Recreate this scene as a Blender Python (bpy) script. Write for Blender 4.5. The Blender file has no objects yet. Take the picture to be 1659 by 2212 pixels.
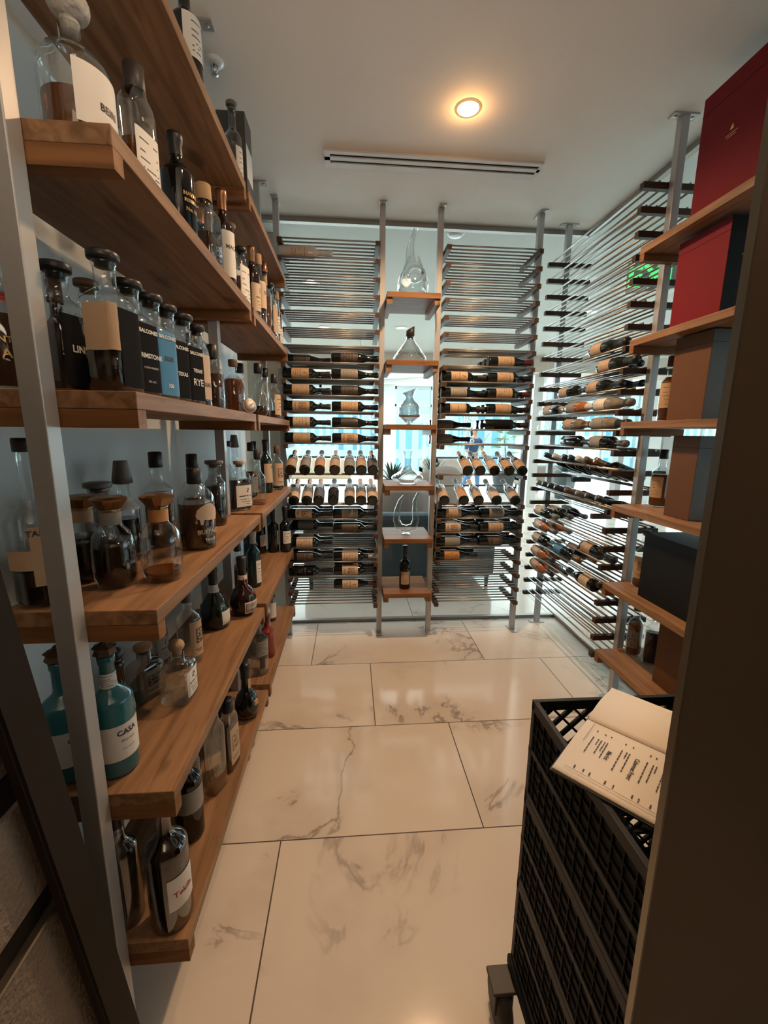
import bpy, bmesh, math, random
from mathutils import Vector, Matrix
random.seed(7)
S = bpy.context.scene
C = S.collection
PI = math.pi
HC = 2.743            # ceiling height

# ------------------------------------------------------------------ render-side settings that belong to the scene
S.view_settings.view_transform = 'Standard'
S.view_settings.look = 'None'
S.view_settings.exposure = 0.0
cy = S.cycles
cy.max_bounces = 5; cy.diffuse_bounces = 3; cy.glossy_bounces = 2
cy.transmission_bounces = 2; cy.transparent_max_bounces = 14
cy.caustics_reflective = False; cy.caustics_refractive = False
cy.sample_clamp_indirect = 3.0
cy.use_denoising = True
cy.use_adaptive_sampling = True; cy.adaptive_threshold = .10; cy.adaptive_min_samples = 20
cy.use_light_tree = False

# ------------------------------------------------------------------ materials
MATS = {}
def nodes(name):
    m = bpy.data.materials.new(name); m.use_nodes = True
    nt = m.node_tree; nt.nodes.clear()
    out = nt.nodes.new('ShaderNodeOutputMaterial')
    MATS[name] = m
    return m, nt, out
def setin(n, k, v):
    if k in n.inputs: n.inputs[k].default_value = v
def pbr(name, col, rough=.5, metal=0., spec=.5, bump=0., bscale=200., emit=None, es=0., var=0., vscale=8.):
    m, nt, out = nodes(name)
    b = nt.nodes.new('ShaderNodeBsdfPrincipled')
    setin(b, 'Base Color', (*col, 1)); setin(b, 'Roughness', rough); setin(b, 'Metallic', metal); setin(b, 'Specular IOR Level', spec)
    if emit: setin(b, 'Emission Color', (*emit, 1)); setin(b, 'Emission Strength', es)
    tc = nt.nodes.new('ShaderNodeTexCoord')
    if var:
        nz = nt.nodes.new('ShaderNodeTexNoise'); nz.inputs['Scale'].default_value = vscale; nz.inputs['Detail'].default_value = 4
        nt.links.new(tc.outputs['Object'], nz.inputs['Vector'])
        mx = nt.nodes.new('ShaderNodeMix'); mx.data_type = 'RGBA'
        mx.inputs[6].default_value = (*[c*(1-var) for c in col], 1); mx.inputs[7].default_value = (*[min(1, c*(1+var)) for c in col], 1)
        nt.links.new(nz.outputs['Fac'], mx.inputs[0]); nt.links.new(mx.outputs[2], b.inputs['Base Color'])
    if bump:
        nz = nt.nodes.new('ShaderNodeTexNoise'); nz.inputs['Scale'].default_value = bscale
        nt.links.new(tc.outputs['Object'], nz.inputs['Vector'])
        bp = nt.nodes.new('ShaderNodeBump'); bp.inputs['Strength'].default_value = bump; bp.inputs['Distance'].default_value = .01
        nt.links.new(nz.outputs['Fac'], bp.inputs['Height']); nt.links.new(bp.outputs['Normal'], b.inputs['Normal'])
    nt.links.new(b.outputs['BSDF'], out.inputs['Surface'])
    return m
def emis(name, col, s):
    m, nt, out = nodes(name)
    e = nt.nodes.new('ShaderNodeEmission'); e.inputs['Color'].default_value = (*col, 1); e.inputs['Strength'].default_value = s
    nt.links.new(e.outputs[0], out.inputs['Surface']); return m
def glass(name, tint=(.95, .97, .96), lo=.04, hi=.75, rough=.03, power=3.0, refl=(.9, .95, .95)):
    """thin clear glass: see-through face on, reflective and darker at the rim"""
    m, nt, out = nodes(name)
    lw = nt.nodes.new('ShaderNodeLayerWeight'); lw.inputs['Blend'].default_value = .5
    pw = nt.nodes.new('ShaderNodeMath'); pw.operation = 'POWER'; pw.inputs[1].default_value = power
    mr = nt.nodes.new('ShaderNodeMapRange'); mr.inputs['To Min'].default_value = lo; mr.inputs['To Max'].default_value = hi
    tr = nt.nodes.new('ShaderNodeBsdfTransparent'); tr.inputs['Color'].default_value = (*tint, 1)
    gl = nt.nodes.new('ShaderNodeBsdfGlossy'); gl.inputs['Color'].default_value = (*refl, 1); gl.inputs['Roughness'].default_value = rough
    mx = nt.nodes.new('ShaderNodeMixShader')
    nt.links.new(lw.outputs['Facing'], pw.inputs[0]); nt.links.new(pw.outputs[0], mr.inputs['Value'])
    nt.links.new(mr.outputs['Result'], mx.inputs['Fac']); nt.links.new(tr.outputs[0], mx.inputs[1]); nt.links.new(gl.outputs[0], mx.inputs[2])
    nt.links.new(mx.outputs[0], out.inputs['Surface']); return m
def liquid(name, col, dens=.5):
    m, nt, out = nodes(name)
    tr = nt.nodes.new('ShaderNodeBsdfTransparent'); tr.inputs['Color'].default_value = (*col, 1)
    b = nt.nodes.new('ShaderNodeBsdfPrincipled'); setin(b, 'Base Color', (*[c*.6 for c in col], 1)); setin(b, 'Roughness', .08)
    mx = nt.nodes.new('ShaderNodeMixShader'); mx.inputs['Fac'].default_value = dens
    nt.links.new(tr.outputs[0], mx.inputs[1]); nt.links.new(b.outputs[0], mx.inputs[2]); nt.links.new(mx.outputs[0], out.inputs['Surface']); return m
def wood(name, c1, c2, axis=1, scale=6., rough=.55, knots=.5):
    """walnut boards: long grain streaks along one axis, darker knots"""
    m, nt, out = nodes(name)
    b = nt.nodes.new('ShaderNodeBsdfPrincipled'); setin(b, 'Roughness', rough); setin(b, 'Specular IOR Level', .2)
    geo = nt.nodes.new('ShaderNodeNewGeometry')
    mp = nt.nodes.new('ShaderNodeMapping'); sc = [scale*5]*3; sc[axis] = scale*.35; mp.inputs['Scale'].default_value = sc
    nt.links.new(geo.outputs['Position'], mp.inputs['Vector'])
    nz = nt.nodes.new('ShaderNodeTexNoise'); nz.inputs['Scale'].default_value = 1.; nz.inputs['Detail'].default_value = 8; nz.inputs['Distortion'].default_value = 1.2
    nt.links.new(mp.outputs[0], nz.inputs['Vector'])
    rp = nt.nodes.new('ShaderNodeValToRGB'); rp.color_ramp.elements[0].position = .32; rp.color_ramp.elements[0].color = (*c1, 1)
    rp.color_ramp.elements[1].position = .68; rp.color_ramp.elements[1].color = (*c2, 1)
    nt.links.new(nz.outputs['Fac'], rp.inputs['Fac'])
    mp2 = nt.nodes.new('ShaderNodeMapping'); s2 = [11.]*3; s2[axis] = 4.; mp2.inputs['Scale'].default_value = s2
    nt.links.new(geo.outputs['Position'], mp2.inputs['Vector'])
    n2 = nt.nodes.new('ShaderNodeTexNoise'); n2.inputs['Scale'].default_value = 1.; n2.inputs['Detail'].default_value = 2
    nt.links.new(mp2.outputs[0], n2.inputs['Vector'])
    r2 = nt.nodes.new('ShaderNodeValToRGB'); r2.color_ramp.elements[0].position = .66; r2.color_ramp.elements[0].color = (1, 1, 1, 1)
    r2.color_ramp.elements[1].position = .74; r2.color_ramp.elements[1].color = (1-knots, 1-knots*1.05, 1-knots*1.1, 1)
    nt.links.new(n2.outputs['Fac'], r2.inputs['Fac'])
    mx = nt.nodes.new('ShaderNodeMix'); mx.data_type = 'RGBA'; mx.blend_type = 'MULTIPLY'; mx.inputs[0].default_value = 1
    nt.links.new(rp.outputs[0], mx.inputs[6]); nt.links.new(r2.outputs[0], mx.inputs[7])
    nt.links.new(mx.outputs[2], b.inputs['Base Color'])
    nt.links.new(b.outputs[0], out.inputs['Surface']); return m
def marble(name):
    """large polished marble-look tiles, third-offset bond, dark grout, grey-brown veins"""
    m, nt, out = nodes(name)
    L = nt.links.new
    def mt(op, a, bv=None, c=None):
        n = nt.nodes.new('ShaderNodeMath'); n.operation = op
        for i, x in enumerate((a, bv, c)):
            if x is None: continue
            if isinstance(x, (int, float)): n.inputs[i].default_value = x
            else: L(x, n.inputs[i])
        return n.outputs[0]
    geo = nt.nodes.new('ShaderNodeNewGeometry'); sx = nt.nodes.new('ShaderNodeSeparateXYZ'); L(geo.outputs['Position'], sx.inputs[0])
    TW, TH, Y0, X0 = 1.09, .567, .689, -.25
    v = mt('DIVIDE', mt('SUBTRACT', sx.outputs['Y'], Y0), TH); row = mt('FLOOR', v)
    u = mt('DIVIDE', mt('ADD', mt('SUBTRACT', sx.outputs['X'], X0), mt('MULTIPLY', row, .363)), TW); colm = mt('FLOOR', u)
    fu = mt('MULTIPLY', mt('FRACT', u), TW); fv = mt('MULTIPLY', mt('FRACT', v), TH)
    du = mt('MINIMUM', fu, mt('SUBTRACT', TW, fu)); dv = mt('MINIMUM', fv, mt('SUBTRACT', TH, fv))
    d = mt('MINIMUM', du, dv); grout = mt('LESS_THAN', d, .0022)
    cb = nt.nodes.new('ShaderNodeCombineXYZ'); L(mt('MULTIPLY', colm, 7.31), cb.inputs[0]); L(mt('MULTIPLY', row, 3.77), cb.inputs[1])
    va = nt.nodes.new('ShaderNodeVectorMath'); va.operation = 'ADD'; L(geo.outputs['Position'], va.inputs[0]); L(cb.outputs[0], va.inputs[1])
    n1 = nt.nodes.new('ShaderNodeTexNoise'); n1.inputs['Scale'].default_value = 1.5; n1.inputs['Detail'].default_value = 7; n1.inputs['Roughness'].default_value = .6; n1.inputs['Distortion'].default_value = .7
    L(va.outputs[0], n1.inputs['Vector'])
    ridge = mt('ABSOLUTE', mt('SUBTRACT', n1.outputs['Fac'], .5))
    n2 = nt.nodes.new('ShaderNodeTexNoise'); n2.inputs['Scale'].default_value = 2.1; n2.inputs['Detail'].default_value = 3
    va2 = nt.nodes.new('ShaderNodeVectorMath'); va2.operation = 'ADD'; va2.inputs[1].default_value = (5, 9, 0); L(va.outputs[0], va2.inputs[0]); L(va2.outputs[0], n2.inputs['Vector'])
    mask = nt.nodes.new('ShaderNodeMapRange'); mask.inputs['From Min'].default_value = .5; mask.inputs['From Max'].default_value = .62; L(n2.outputs['Fac'], mask.inputs['Value'])
    vr = nt.nodes.new('ShaderNodeMapRange'); vr.inputs['From Min'].default_value = .0; vr.inputs['From Max'].default_value = .016; vr.inputs['To Min'].default_value = 1; vr.inputs['To Max'].default_value = 0
    L(ridge, vr.inputs['Value'])
    vein = mt('MULTIPLY', vr.outputs[0], mask.outputs[0])
    sh = nt.nodes.new('ShaderNodeMapRange'); sh.inputs['From Max'].default_value = .16; sh.inputs['To Min'].default_value = .5; sh.inputs['To Max'].default_value = 0; L(ridge, sh.inputs['Value'])
    soft = mt('MULTIPLY', sh.outputs[0], mask.outputs[0])
    def mix(f, a, bcol):
        x = nt.nodes.new('ShaderNodeMix'); x.data_type = 'RGBA'; L(f, x.inputs[0])
        if isinstance(a, tuple): x.inputs[6].default_value = (*a, 1)
        else: L(a, x.inputs[6])
        x.inputs[7].default_value = (*bcol, 1); return x.outputs[2]
    c = mix(soft, (.72, .635, .55), (.52, .44, .37)); c = mix(mt('MULTIPLY', vein, .75), c, (.22, .17, .13)); c = mix(grout, c, (.07, .05, .04))
    b = nt.nodes.new('ShaderNodeBsdfPrincipled'); L(c, b.inputs['Base Color'])
    L(mt('ADD', mt('MULTIPLY', grout, .5), .11), b.inputs['Roughness']); setin(b, 'Specular IOR Level', .45)
    L(b.outputs[0], out.inputs['Surface']); return m

M = MATS
pbr('ceiling_paint', (.84, .82, .78), .75, bump=.05, bscale=300)
pbr('wall_paint', (.52, .57, .59), .6, bump=.04, bscale=250)
marble('floor_marble')
wood('walnut', (.175, .092, .046), (.345, .19, .100), axis=1)
wood('walnut_cross', (.15, .066, .025), (.29, .130, .050), axis=0)
wood('walnut_dark', (.032, .019, .012), (.075, .043, .026), axis=0, rough=.5, knots=.2)
wood('walnut_rail', (.06, .034, .02), (.12, .068, .04), axis=1, rough=.5, knots=.2)
pbr('aluminium', (.43, .425, .42), .45, .45, var=.06, vscale=3)
pbr('rod_metal', (.34, .33, .315), .35, .6)
pbr('bolt_metal', (.55, .55, .55), .35, 1.)
pbr('sill_metal', (.30, .28, .26), .4, .7)
glass('pane_glass', (.965, .985, .98), .03, .55, .01, 4.0, (.85, .9, .9))
glass('clear_glass', (.95, .965, .96), .06, .85, .03, 2.6)
glass('crystal', (.93, .955, .955), .07, 1.0, .02, 1.25, (1, 1, 1))
glass('cut_crystal', (.80, .85, .86), .28, 1.0, .05, 1.2, (.9, .95, .95))
glass('smoke_glass', (.62, .63, .62), .12, .8, .04, 2.0, (.7, .7, .7))
pbr('wine_glass_dark', (.006, .009, .008), .07, 0, .6)
pbr('wine_glass_green', (.010, .017, .012), .08, 0, .6)
pbr('black_glass', (.004, .004, .005), .06, 0, .6)
pbr('brown_glass', (.020, .009, .005), .07, 0, .6)
pbr('rose_glass', (.36, .13, .045), .07, 0, .7, var=.5, vscale=25)
pbr('grey_glass', (.20, .175, .14), .08, 0, .7, var=.5, vscale=25)
pbr('pale_glass', (.62, .52, .45), .15, 0, .6)
pbr('teal_glass', (.035, .15, .17), .12, 0, .55)
pbr('teal_dark_glass', (.012, .035, .045), .1, 0, .55)
pbr('white_glass', (.72, .72, .70), .25, 0, .5)
pbr('red_glass', (.22, .03, .02), .12, 0, .5)
liquid('amber', (.36, .13, .035), .45)
liquid('dark_amber', (.10, .04, .018), .8)
liquid('brown_rum', (.03, .015, .01), .9)
liquid('pale_liquor', (.75, .5, .25), .25)
liquid('water_clear', (.92, .95, .95), .06)
pbr('paper_cream', (.60, .45, .32), .6); pbr('paper_white', (.74, .70, .64), .6); pbr('paper_tan', (.50, .34, .21), .6)
pbr('paper_grey', (.27, .25, .22), .6); pbr('paper_black', (.008, .008, .010), .8, spec=.1); pbr('paper_blue', (.05, .22, .42), .5)
pbr('paper_dark', (.05, .04, .035), .5); pbr('paper_orange', (.55, .25, .08), .5); pbr('paper_red', (.3, .03, .03), .5)
pbr('ink', (.05, .035, .03), .6); pbr('ink_brown', (.20, .12, .07), .6); pbr('ink_red', (.35, .04, .03), .6); pbr('ink_white', (.78, .76, .72), .5); pbr('ink_gold', (.55, .36, .14), .35, .8)
pbr('cap_black', (.012, .012, .013), .4); pbr('cap_dark', (.03, .025, .022), .45); pbr('cap_red', (.10, .018, .015), .35); pbr('cap_gold', (.30, .165, .07), .28, .8)
pbr('cap_grey', (.14, .13, .12), .45); pbr('cap_copper', (.36, .17, .09), .3, .8); pbr('cork', (.52, .33, .18), .8, bump=.3, bscale=400); pbr('cap_white', (.6, .58, .54), .4); pbr('cap_brown', (.12, .06, .03), .6)
pbr('stone_ball', (.42, .39, .35), .5, bump=.5, bscale=90, var=.2, vscale=40)
pbr('crate_plastic', (.005, .006, .0075), .6, spec=.2); pbr('crate_rim', (.013, .014, .0155), .5, spec=.4)
pbr('caster_grey', (.04, .030, .024), .5); pbr('caster_rubber', (.03, .022, .018), .6)
pbr('menu_paper', (.72, .62, .50), .7); pbr('menu_cover', (.02, .018, .017), .5)
pbr('red_card', (.17, .009, .013), .7, spec=.15, var=.06); pbr('brown_card', (.135, .062, .028), .65, spec=.2, var=.08); pbr('black_card', (.009, .009, .010), .6, spec=.2); pbr('grey_card', (.10, .10, .095), .5)
pbr('darkgrey_card', (.06, .055, .05), .5)
pbr('bronze', (.16, .115, .08), .45, .45, var=.1, vscale=2)
pbr('bronze_edge', (.30, .26, .2), .3, .9)
pbr('jamb_dark', (.018, .012, .008), .75, spec=.15)
pbr('panel_weave', (.21, .16, .12), .7, bump=.6, bscale=120, var=.15, vscale=60)
pbr('grille_white', (.62, .60, .57), .5); pbr('grille_black', (.01, .01, .01), .8)
pbr('trim_white', (.75, .75, .73), .4)
emis('downlight_glow', (1, .93, .82), 9.); emis('downlight_painted_halo', (1, .50, .16), .8); emis('far_light', (1, .93, .85), 4.)
emis('exit_green', (.10, .95, .22), 1.2)
pbr('sign_body', (.35, .38, .37), .4)
# outside hall
pbr('soffit_tan', (.62, .52, .44), .7); pbr('hall_ceiling', (.64, .69, .68), .8); pbr('hall_white', (.78, .80, .79), .6)
pbr('hall_grey', (.42, .41, .40), .6); pbr('hall_wood', (.40, .29, .21), .7); pbr('mullion', (.45, .47, .48), .5)
pbr('slate_fabric', (.06, .088, .10), .9, bump=.3, bscale=500); pbr('taupe_fabric', (.26, .21, .18), .9, bump=.3, bscale=500); pbr('beige_fabric', (.50, .38, .27), .9)
pbr('leaf_green', (.035, .07, .05), .55); pbr('leaf_bright', (.10, .26, .10), .5); pbr('pot_dark', (.05, .06, .065), .6)
pbr('skin', (.48, .28, .19), .5); pbr('hair_dark', (.03, .018, .012), .6); pbr('shirt_blue', (.022, .065, .15), .8); pbr('denim', (.10, .22, .42), .8); pbr('eye_dark', (.02, .015, .01), .3); pbr('lips', (.35, .12, .10), .5)
def tower(name, c1, c2, sx, sz, e):  # facades glow by themselves: outdoor daylight put into the tower colour
    m, nt, out = nodes(name); L = nt.links.new
    geo = nt.nodes.new('ShaderNodeNewGeometry'); sp = nt.nodes.new('ShaderNodeSeparateXYZ'); L(geo.outputs['Position'], sp.inputs[0])
    ad = nt.nodes.new('ShaderNodeMath'); ad.operation = 'ADD'; L(sp.outputs['X'], ad.inputs[0]); L(sp.outputs['Y'], ad.inputs[1])
    def stripe(o, s, w):
        a = nt.nodes.new('ShaderNodeMath'); a.operation = 'MULTIPLY'; a.inputs[1].default_value = s; L(o, a.inputs[0])
        f = nt.nodes.new('ShaderNodeMath'); f.operation = 'FRACT'; L(a.outputs[0], f.inputs[0])
        g = nt.nodes.new('ShaderNodeMath'); g.operation = 'LESS_THAN'; g.inputs[1].default_value = w; L(f.outputs[0], g.inputs[0]); return g.outputs[0]
    mul = nt.nodes.new('ShaderNodeMath'); mul.operation = 'MULTIPLY'; L(stripe(ad.outputs[0], sx, .5), mul.inputs[0]); L(stripe(sp.outputs['Z'], sz, .72), mul.inputs[1])
    mx = nt.nodes.new('ShaderNodeMix'); mx.data_type = 'RGBA'; mx.inputs[6].default_value = (*c1, 1); mx.inputs[7].default_value = (*c2, 1); L(mul.outputs[0], mx.inputs[0])
    b = nt.nodes.new('ShaderNodeBsdfPrincipled'); setin(b, 'Roughness', .5); L(mx.outputs[2], b.inputs['Base Color']); L(mx.outputs[2], b.inputs['Emission Color']); setin(b, 'Emission Strength', e)
    L(b.outputs[0], out.inputs['Surface'])
tower('tower_a', (0.6, 0.86, 0.92), (0.24, 0.52, 0.66), .9, .35, .62)
tower('tower_b', (0.66, 0.9, 0.94), (0.3, 0.6, 0.72), 1.3, .3, .66)
tower('tower_c', (0.52, 0.8, 0.88), (0.17, 0.43, 0.58), .7, .4, .58)

# ------------------------------------------------------------------ mesh helpers
def new_obj(name, bm, mats, parent=None, smooth=False, me=None):
    if me is None:
        me = bpy.data.meshes.new(name)
        bmesh.ops.recalc_face_normals(bm, faces=bm.faces[:]) if bm.faces else None
        bm.to_mesh(me); bm.free()
        for mm in (mats if isinstance(mats, (list, tuple)) else [mats]): me.materials.append(M[mm])
        if smooth:
            for p in me.polygons: p.use_smooth = True
    o = bpy.data.objects.new(name, me); C.objects.link(o)
    if parent: o.parent = parent
    return o
def tag(o, label=None, cat=None, group=None, kind=None):
    if label: o['label'] = label
    if cat: o['category'] = cat
    if group: o['group'] = group
    if kind: o['kind'] = kind
    return o
def empty(name, loc=(0, 0, 0)):
    o = bpy.data.objects.new(name, None); C.objects.link(o); o.location = loc; o.empty_display_size = .05; return o
def box(bm, x0, x1, y0, y1, z0, z1, bev=0., mi=0):
    vs = [bm.verts.new(p) for p in ((x0,y0,z0),(x1,y0,z0),(x1,y1,z0),(x0,y1,z0),(x0,y0,z1),(x1,y0,z1),(x1,y1,z1),(x0,y1,z1))]
    fs = [bm.faces.new([vs[i] for i in f]) for f in ((0,3,2,1),(4,5,6,7),(0,1,5,4),(1,2,6,5),(2,3,7,6),(3,0,4,7))]
    for f in fs: f.material_index = mi
    if bev:
        es = {e for f in fs for e in f.edges}
        bmesh.ops.bevel(bm, geom=list(es), offset=bev, segments=2, affect='EDGES', profile=.5)
    return bm
def boxo(name, dims, mat, parent=None, bev=0.):
    return new_obj(name, box(bmesh.new(), *dims, bev), mat, parent)
def tube(bm, pts, r, seg=8, cap=True, mi=0):
    """a round bar through pts; r is a number or one per point"""
    pts = [Vector(p) for p in pts]; rings = []
    for i, p in enumerate(pts):
        d = (pts[min(i+1, len(pts)-1)] - pts[max(i-1, 0)]).normalized()
        a = d.orthogonal().normalized() if i == 0 else (a - d*a.dot(d)).normalized()
        b = d.cross(a); rr = r[i] if isinstance(r, (list, tuple)) else r
        rings.append([bm.verts.new(p + (a*math.cos(2*PI*k/seg) + b*math.sin(2*PI*k/seg))*rr) for k in range(seg)])
    for A, B in zip(rings, rings[1:]):
        for k in range(seg):
            f = bm.faces.new((A[k], A[(k+1)%seg], B[(k+1)%seg], B[k])); f.material_index = mi; f.smooth = True
    if cap:
        for R_ in (rings[0][::-1], rings[-1]):
            f = bm.faces.new(R_); f.material_index = mi
    return bm
def section(t, n):
    c, s = math.cos(t), math.sin(t)
    if n == 2: return c, s
    e = 2./n
    return math.copysign(abs(c)**e, c), math.copysign(abs(s)**e, s)
def lathe(prof, seg=28, asp=(1, 1), bm=None, capb=True, capt=True, mi=0):
    """prof: (radius, z[, section exponent]) from the base up"""
    bm = bm or bmesh.new(); rings = []
    for p in prof:
        n = p[2] if len(p) > 2 else 2
        ax, ay = (asp if n != 2 or asp[0] == asp[1] else (1, 1)) if len(p) < 4 else p[3]
        rings.append([bm.verts.new((section(2*PI*k/seg, n)[0]*p[0]*ax, section(2*PI*k/seg, n)[1]*p[0]*ay, p[1])) for k in range(seg)])
    for A, B in zip(rings, rings[1:]):
        for k in range(seg):
            f = bm.faces.new((A[k], A[(k+1)%seg], B[(k+1)%seg], B[k])); f.smooth = True; f.material_index = mi
    if capb: bm.faces.new(rings[0][::-1]).material_index = mi
    if capt: bm.faces.new(rings[-1]).material_index = mi
    return bm
def text_mesh(body, size, bold=0.):
    cu = bpy.data.curves.new('t', 'FONT'); cu.body = body; cu.size = size; cu.align_x = 'CENTER'; cu.align_y = 'CENTER'; cu.resolution_u = 2
    cu.offset = bold
    o = bpy.data.objects.new('t', cu); C.objects.link(o)
    dg = bpy.context.evaluated_depsgraph_get(); me = bpy.data.meshes.new_from_object(o.evaluated_get(dg))
    bpy.data.objects.remove(o); bpy.data.curves.remove(cu); return me

# ------------------------------------------------------------------ bottles
def ease(a, b, n, p=1.):
    """points of a shoulder curve from a=(r,z) to b=(r,z)"""
    out = []
    for i in range(1, n+1):
        t = i/n; s = .5 - .5*math.cos(PI*t)
        out.append((a[0] + (b[0]-a[0])*(s**p), a[1] + (b[1]-a[1])*t))
    return out
def profile(style, R, H):
    rn = min(.0145, R*.42)
    base = [(R*.80, 0), (R*.95, .003), (R, .010)]
    if style == 'bordeaux': b = base + [(R, H*.60)] + ease((R, H*.60), (rn, H*.715), 7) + [(rn, H*.93), (rn*1.12, H*.935), (rn*1.12, H*.97), (rn, H)]
    elif style == 'burgundy': b = base + [(R, H*.46)] + ease((R, H*.46), (rn, H*.80), 9) + [(rn, H*.93), (rn*1.12, H*.94), (rn*1.12, H*.97), (rn, H)]
    elif style == 'champagne': b = base + [(R, H*.50)] + ease((R, H*.50), (rn*1.05, H*.86), 9) + [(rn*1.2, H*.90), (rn*1.2, H)]
    elif style == 'spirit': b = base + [(R, H*.62)] + ease((R, H*.62), (rn, H*.76), 7) + [(rn, H*.93), (rn*1.15, H*.94), (rn*1.15, H)]
    elif style == 'longneck': b = base + [(R, H*.50)] + ease((R, H*.50), (rn, H*.66), 7) + [(rn*.9, H*.93), (rn*1.1, H)]
    elif style == 'squat': b = base + [(R, H*.58)] + ease((R, H*.58), (rn*1.3, H*.70), 7) + [(rn*1.3, H*.84), (rn*1.5, H*.85), (rn*1.5, H*.88)]
    elif style == 'square':
        b = [(R*.9, 0, 6), (R, .006, 6), (R, H*.62, 6), (R*.97, H*.66, 5), (R*.8, H*.70, 3), (rn*1.35, H*.74, 2), (rn*1.25, H*.76, 2), (rn*1.25, H*.90, 2), (rn*1.4, H*.91, 2), (rn*1.4, H*.94, 2)]
    elif style == 'flask':
        b = [(R*.9, 0, 4), (R, .006, 4), (R, H*.66, 4), (R*.94, H*.73, 4), (R*.72, H*.79, 3), (rn*1.3, H*.83, 2), (rn*1.2, H*.86, 2), (rn*1.2, H*.95, 2)]
    elif style == 'decanter': b = [(R*.72, 0), (R*.86, .004), (R*.97, H*.10), (R, H*.25), (R*.98, H*.42), (R*.90, H*.53), (R*.70, H*.60), (rn*1.5, H*.64), (rn*1.35, H*.66), (rn*1.35, H*.80), (rn*1.5, H*.82)]
    elif style == 'bell': b = [(R*.7, 0), (R*.92, .006), (R, H*.14), (R*.98, H*.28), (R*.86, H*.40), (R*.62, H*.50), (rn*1.5, H*.58), (rn*1.15, H*.66), (rn*1.05, H*.90), (rn*1.25, H*.92), (rn*1.25, H)]
    elif style == 'sphere': b = [(R*.5, 0), (R*.80, .012), (R*.97, H*.14), (R, H*.22), (R*.93, H*.34), (R*.72, H*.44), (rn*1.6, H*.50), (rn*1.2, H*.54), (rn*1.1, H*.88), (rn*1.3, H*.9), (rn*1.3, H)]
    elif style == 'barrel': b = [(R*.88, 0, 4), (R*.98, .006, 5), (R, .014, 5), (R, H*.50, 5), (R*.96, H*.55, 4.5), (R*.82, H*.595, 3.5), (rn*1.6, H*.62, 2), (rn*1.25, H*.64, 2), (rn*1.2, H*.80, 2)]
    elif style == 'jar': b = base + [(R, H*.66)] + ease((R, H*.66), (R*.62, H*.76), 4) + [(R*.62, H*.90), (R*.70, H*.91), (R*.70, H*.95)]
    elif style == 'wide': b = [(R*.85, 0), (R*.97, .004), (R, .012), (R, H*.50), (R*.96, H*.57), (R*.80, H*.63), (rn*1.5, H*.68), (rn*1.25, H*.70), (rn*1.25, H*.82)]
    return b
def asp_of(style): return {'flask': (1, .55), 'square': (1, 1), 'barrel': (1, .8)}.get(style, (1, 1))
MESHES = {}
def body_mesh(style, R, H, mat):
    k = ('b', style, round(R, 4), round(H, 4), mat)
    if k not in MESHES:
        bm = lathe(profile(style, R, H), 28, asp_of(style)); me = bpy.data.meshes.new('bottle_body')
        bm.to_mesh(me); bm.free(); me.materials.append(M[mat]); MESHES[k] = me
    return MESHES[k]
def rad_at(prof, z):
    for a, b in zip(prof, prof[1:]):
        if a[1] <= z <= b[1] and b[1] > a[1]:
            t = (z-a[1])/(b[1]-a[1]); return a[0] + (b[0]-a[0])*t
    return prof[-1][0]
def liquid_mesh(style, R, H, fill, mat):
    k = ('l', style, round(R, 4), round(H, 4), fill, mat)
    if k not in MESHES:
        pr = profile(style, R, H); zt = H*fill; out = []
        for p in pr:
            if p[1] < zt: out.append((max(p[0]-.0035, .002), max(p[1], .007)) + tuple(p[2:3]))
        out.append((max(rad_at(pr, zt)-.0035, .002), zt) + tuple(out[-1][2:3]))
        bm = lathe(out, 24, asp_of(style)); me = bpy.data.meshes.new('liquid'); bm.to_mesh(me); bm.free(); me.materials.append(M[mat]); MESHES[k] = me
    return MESHES[k]
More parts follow.
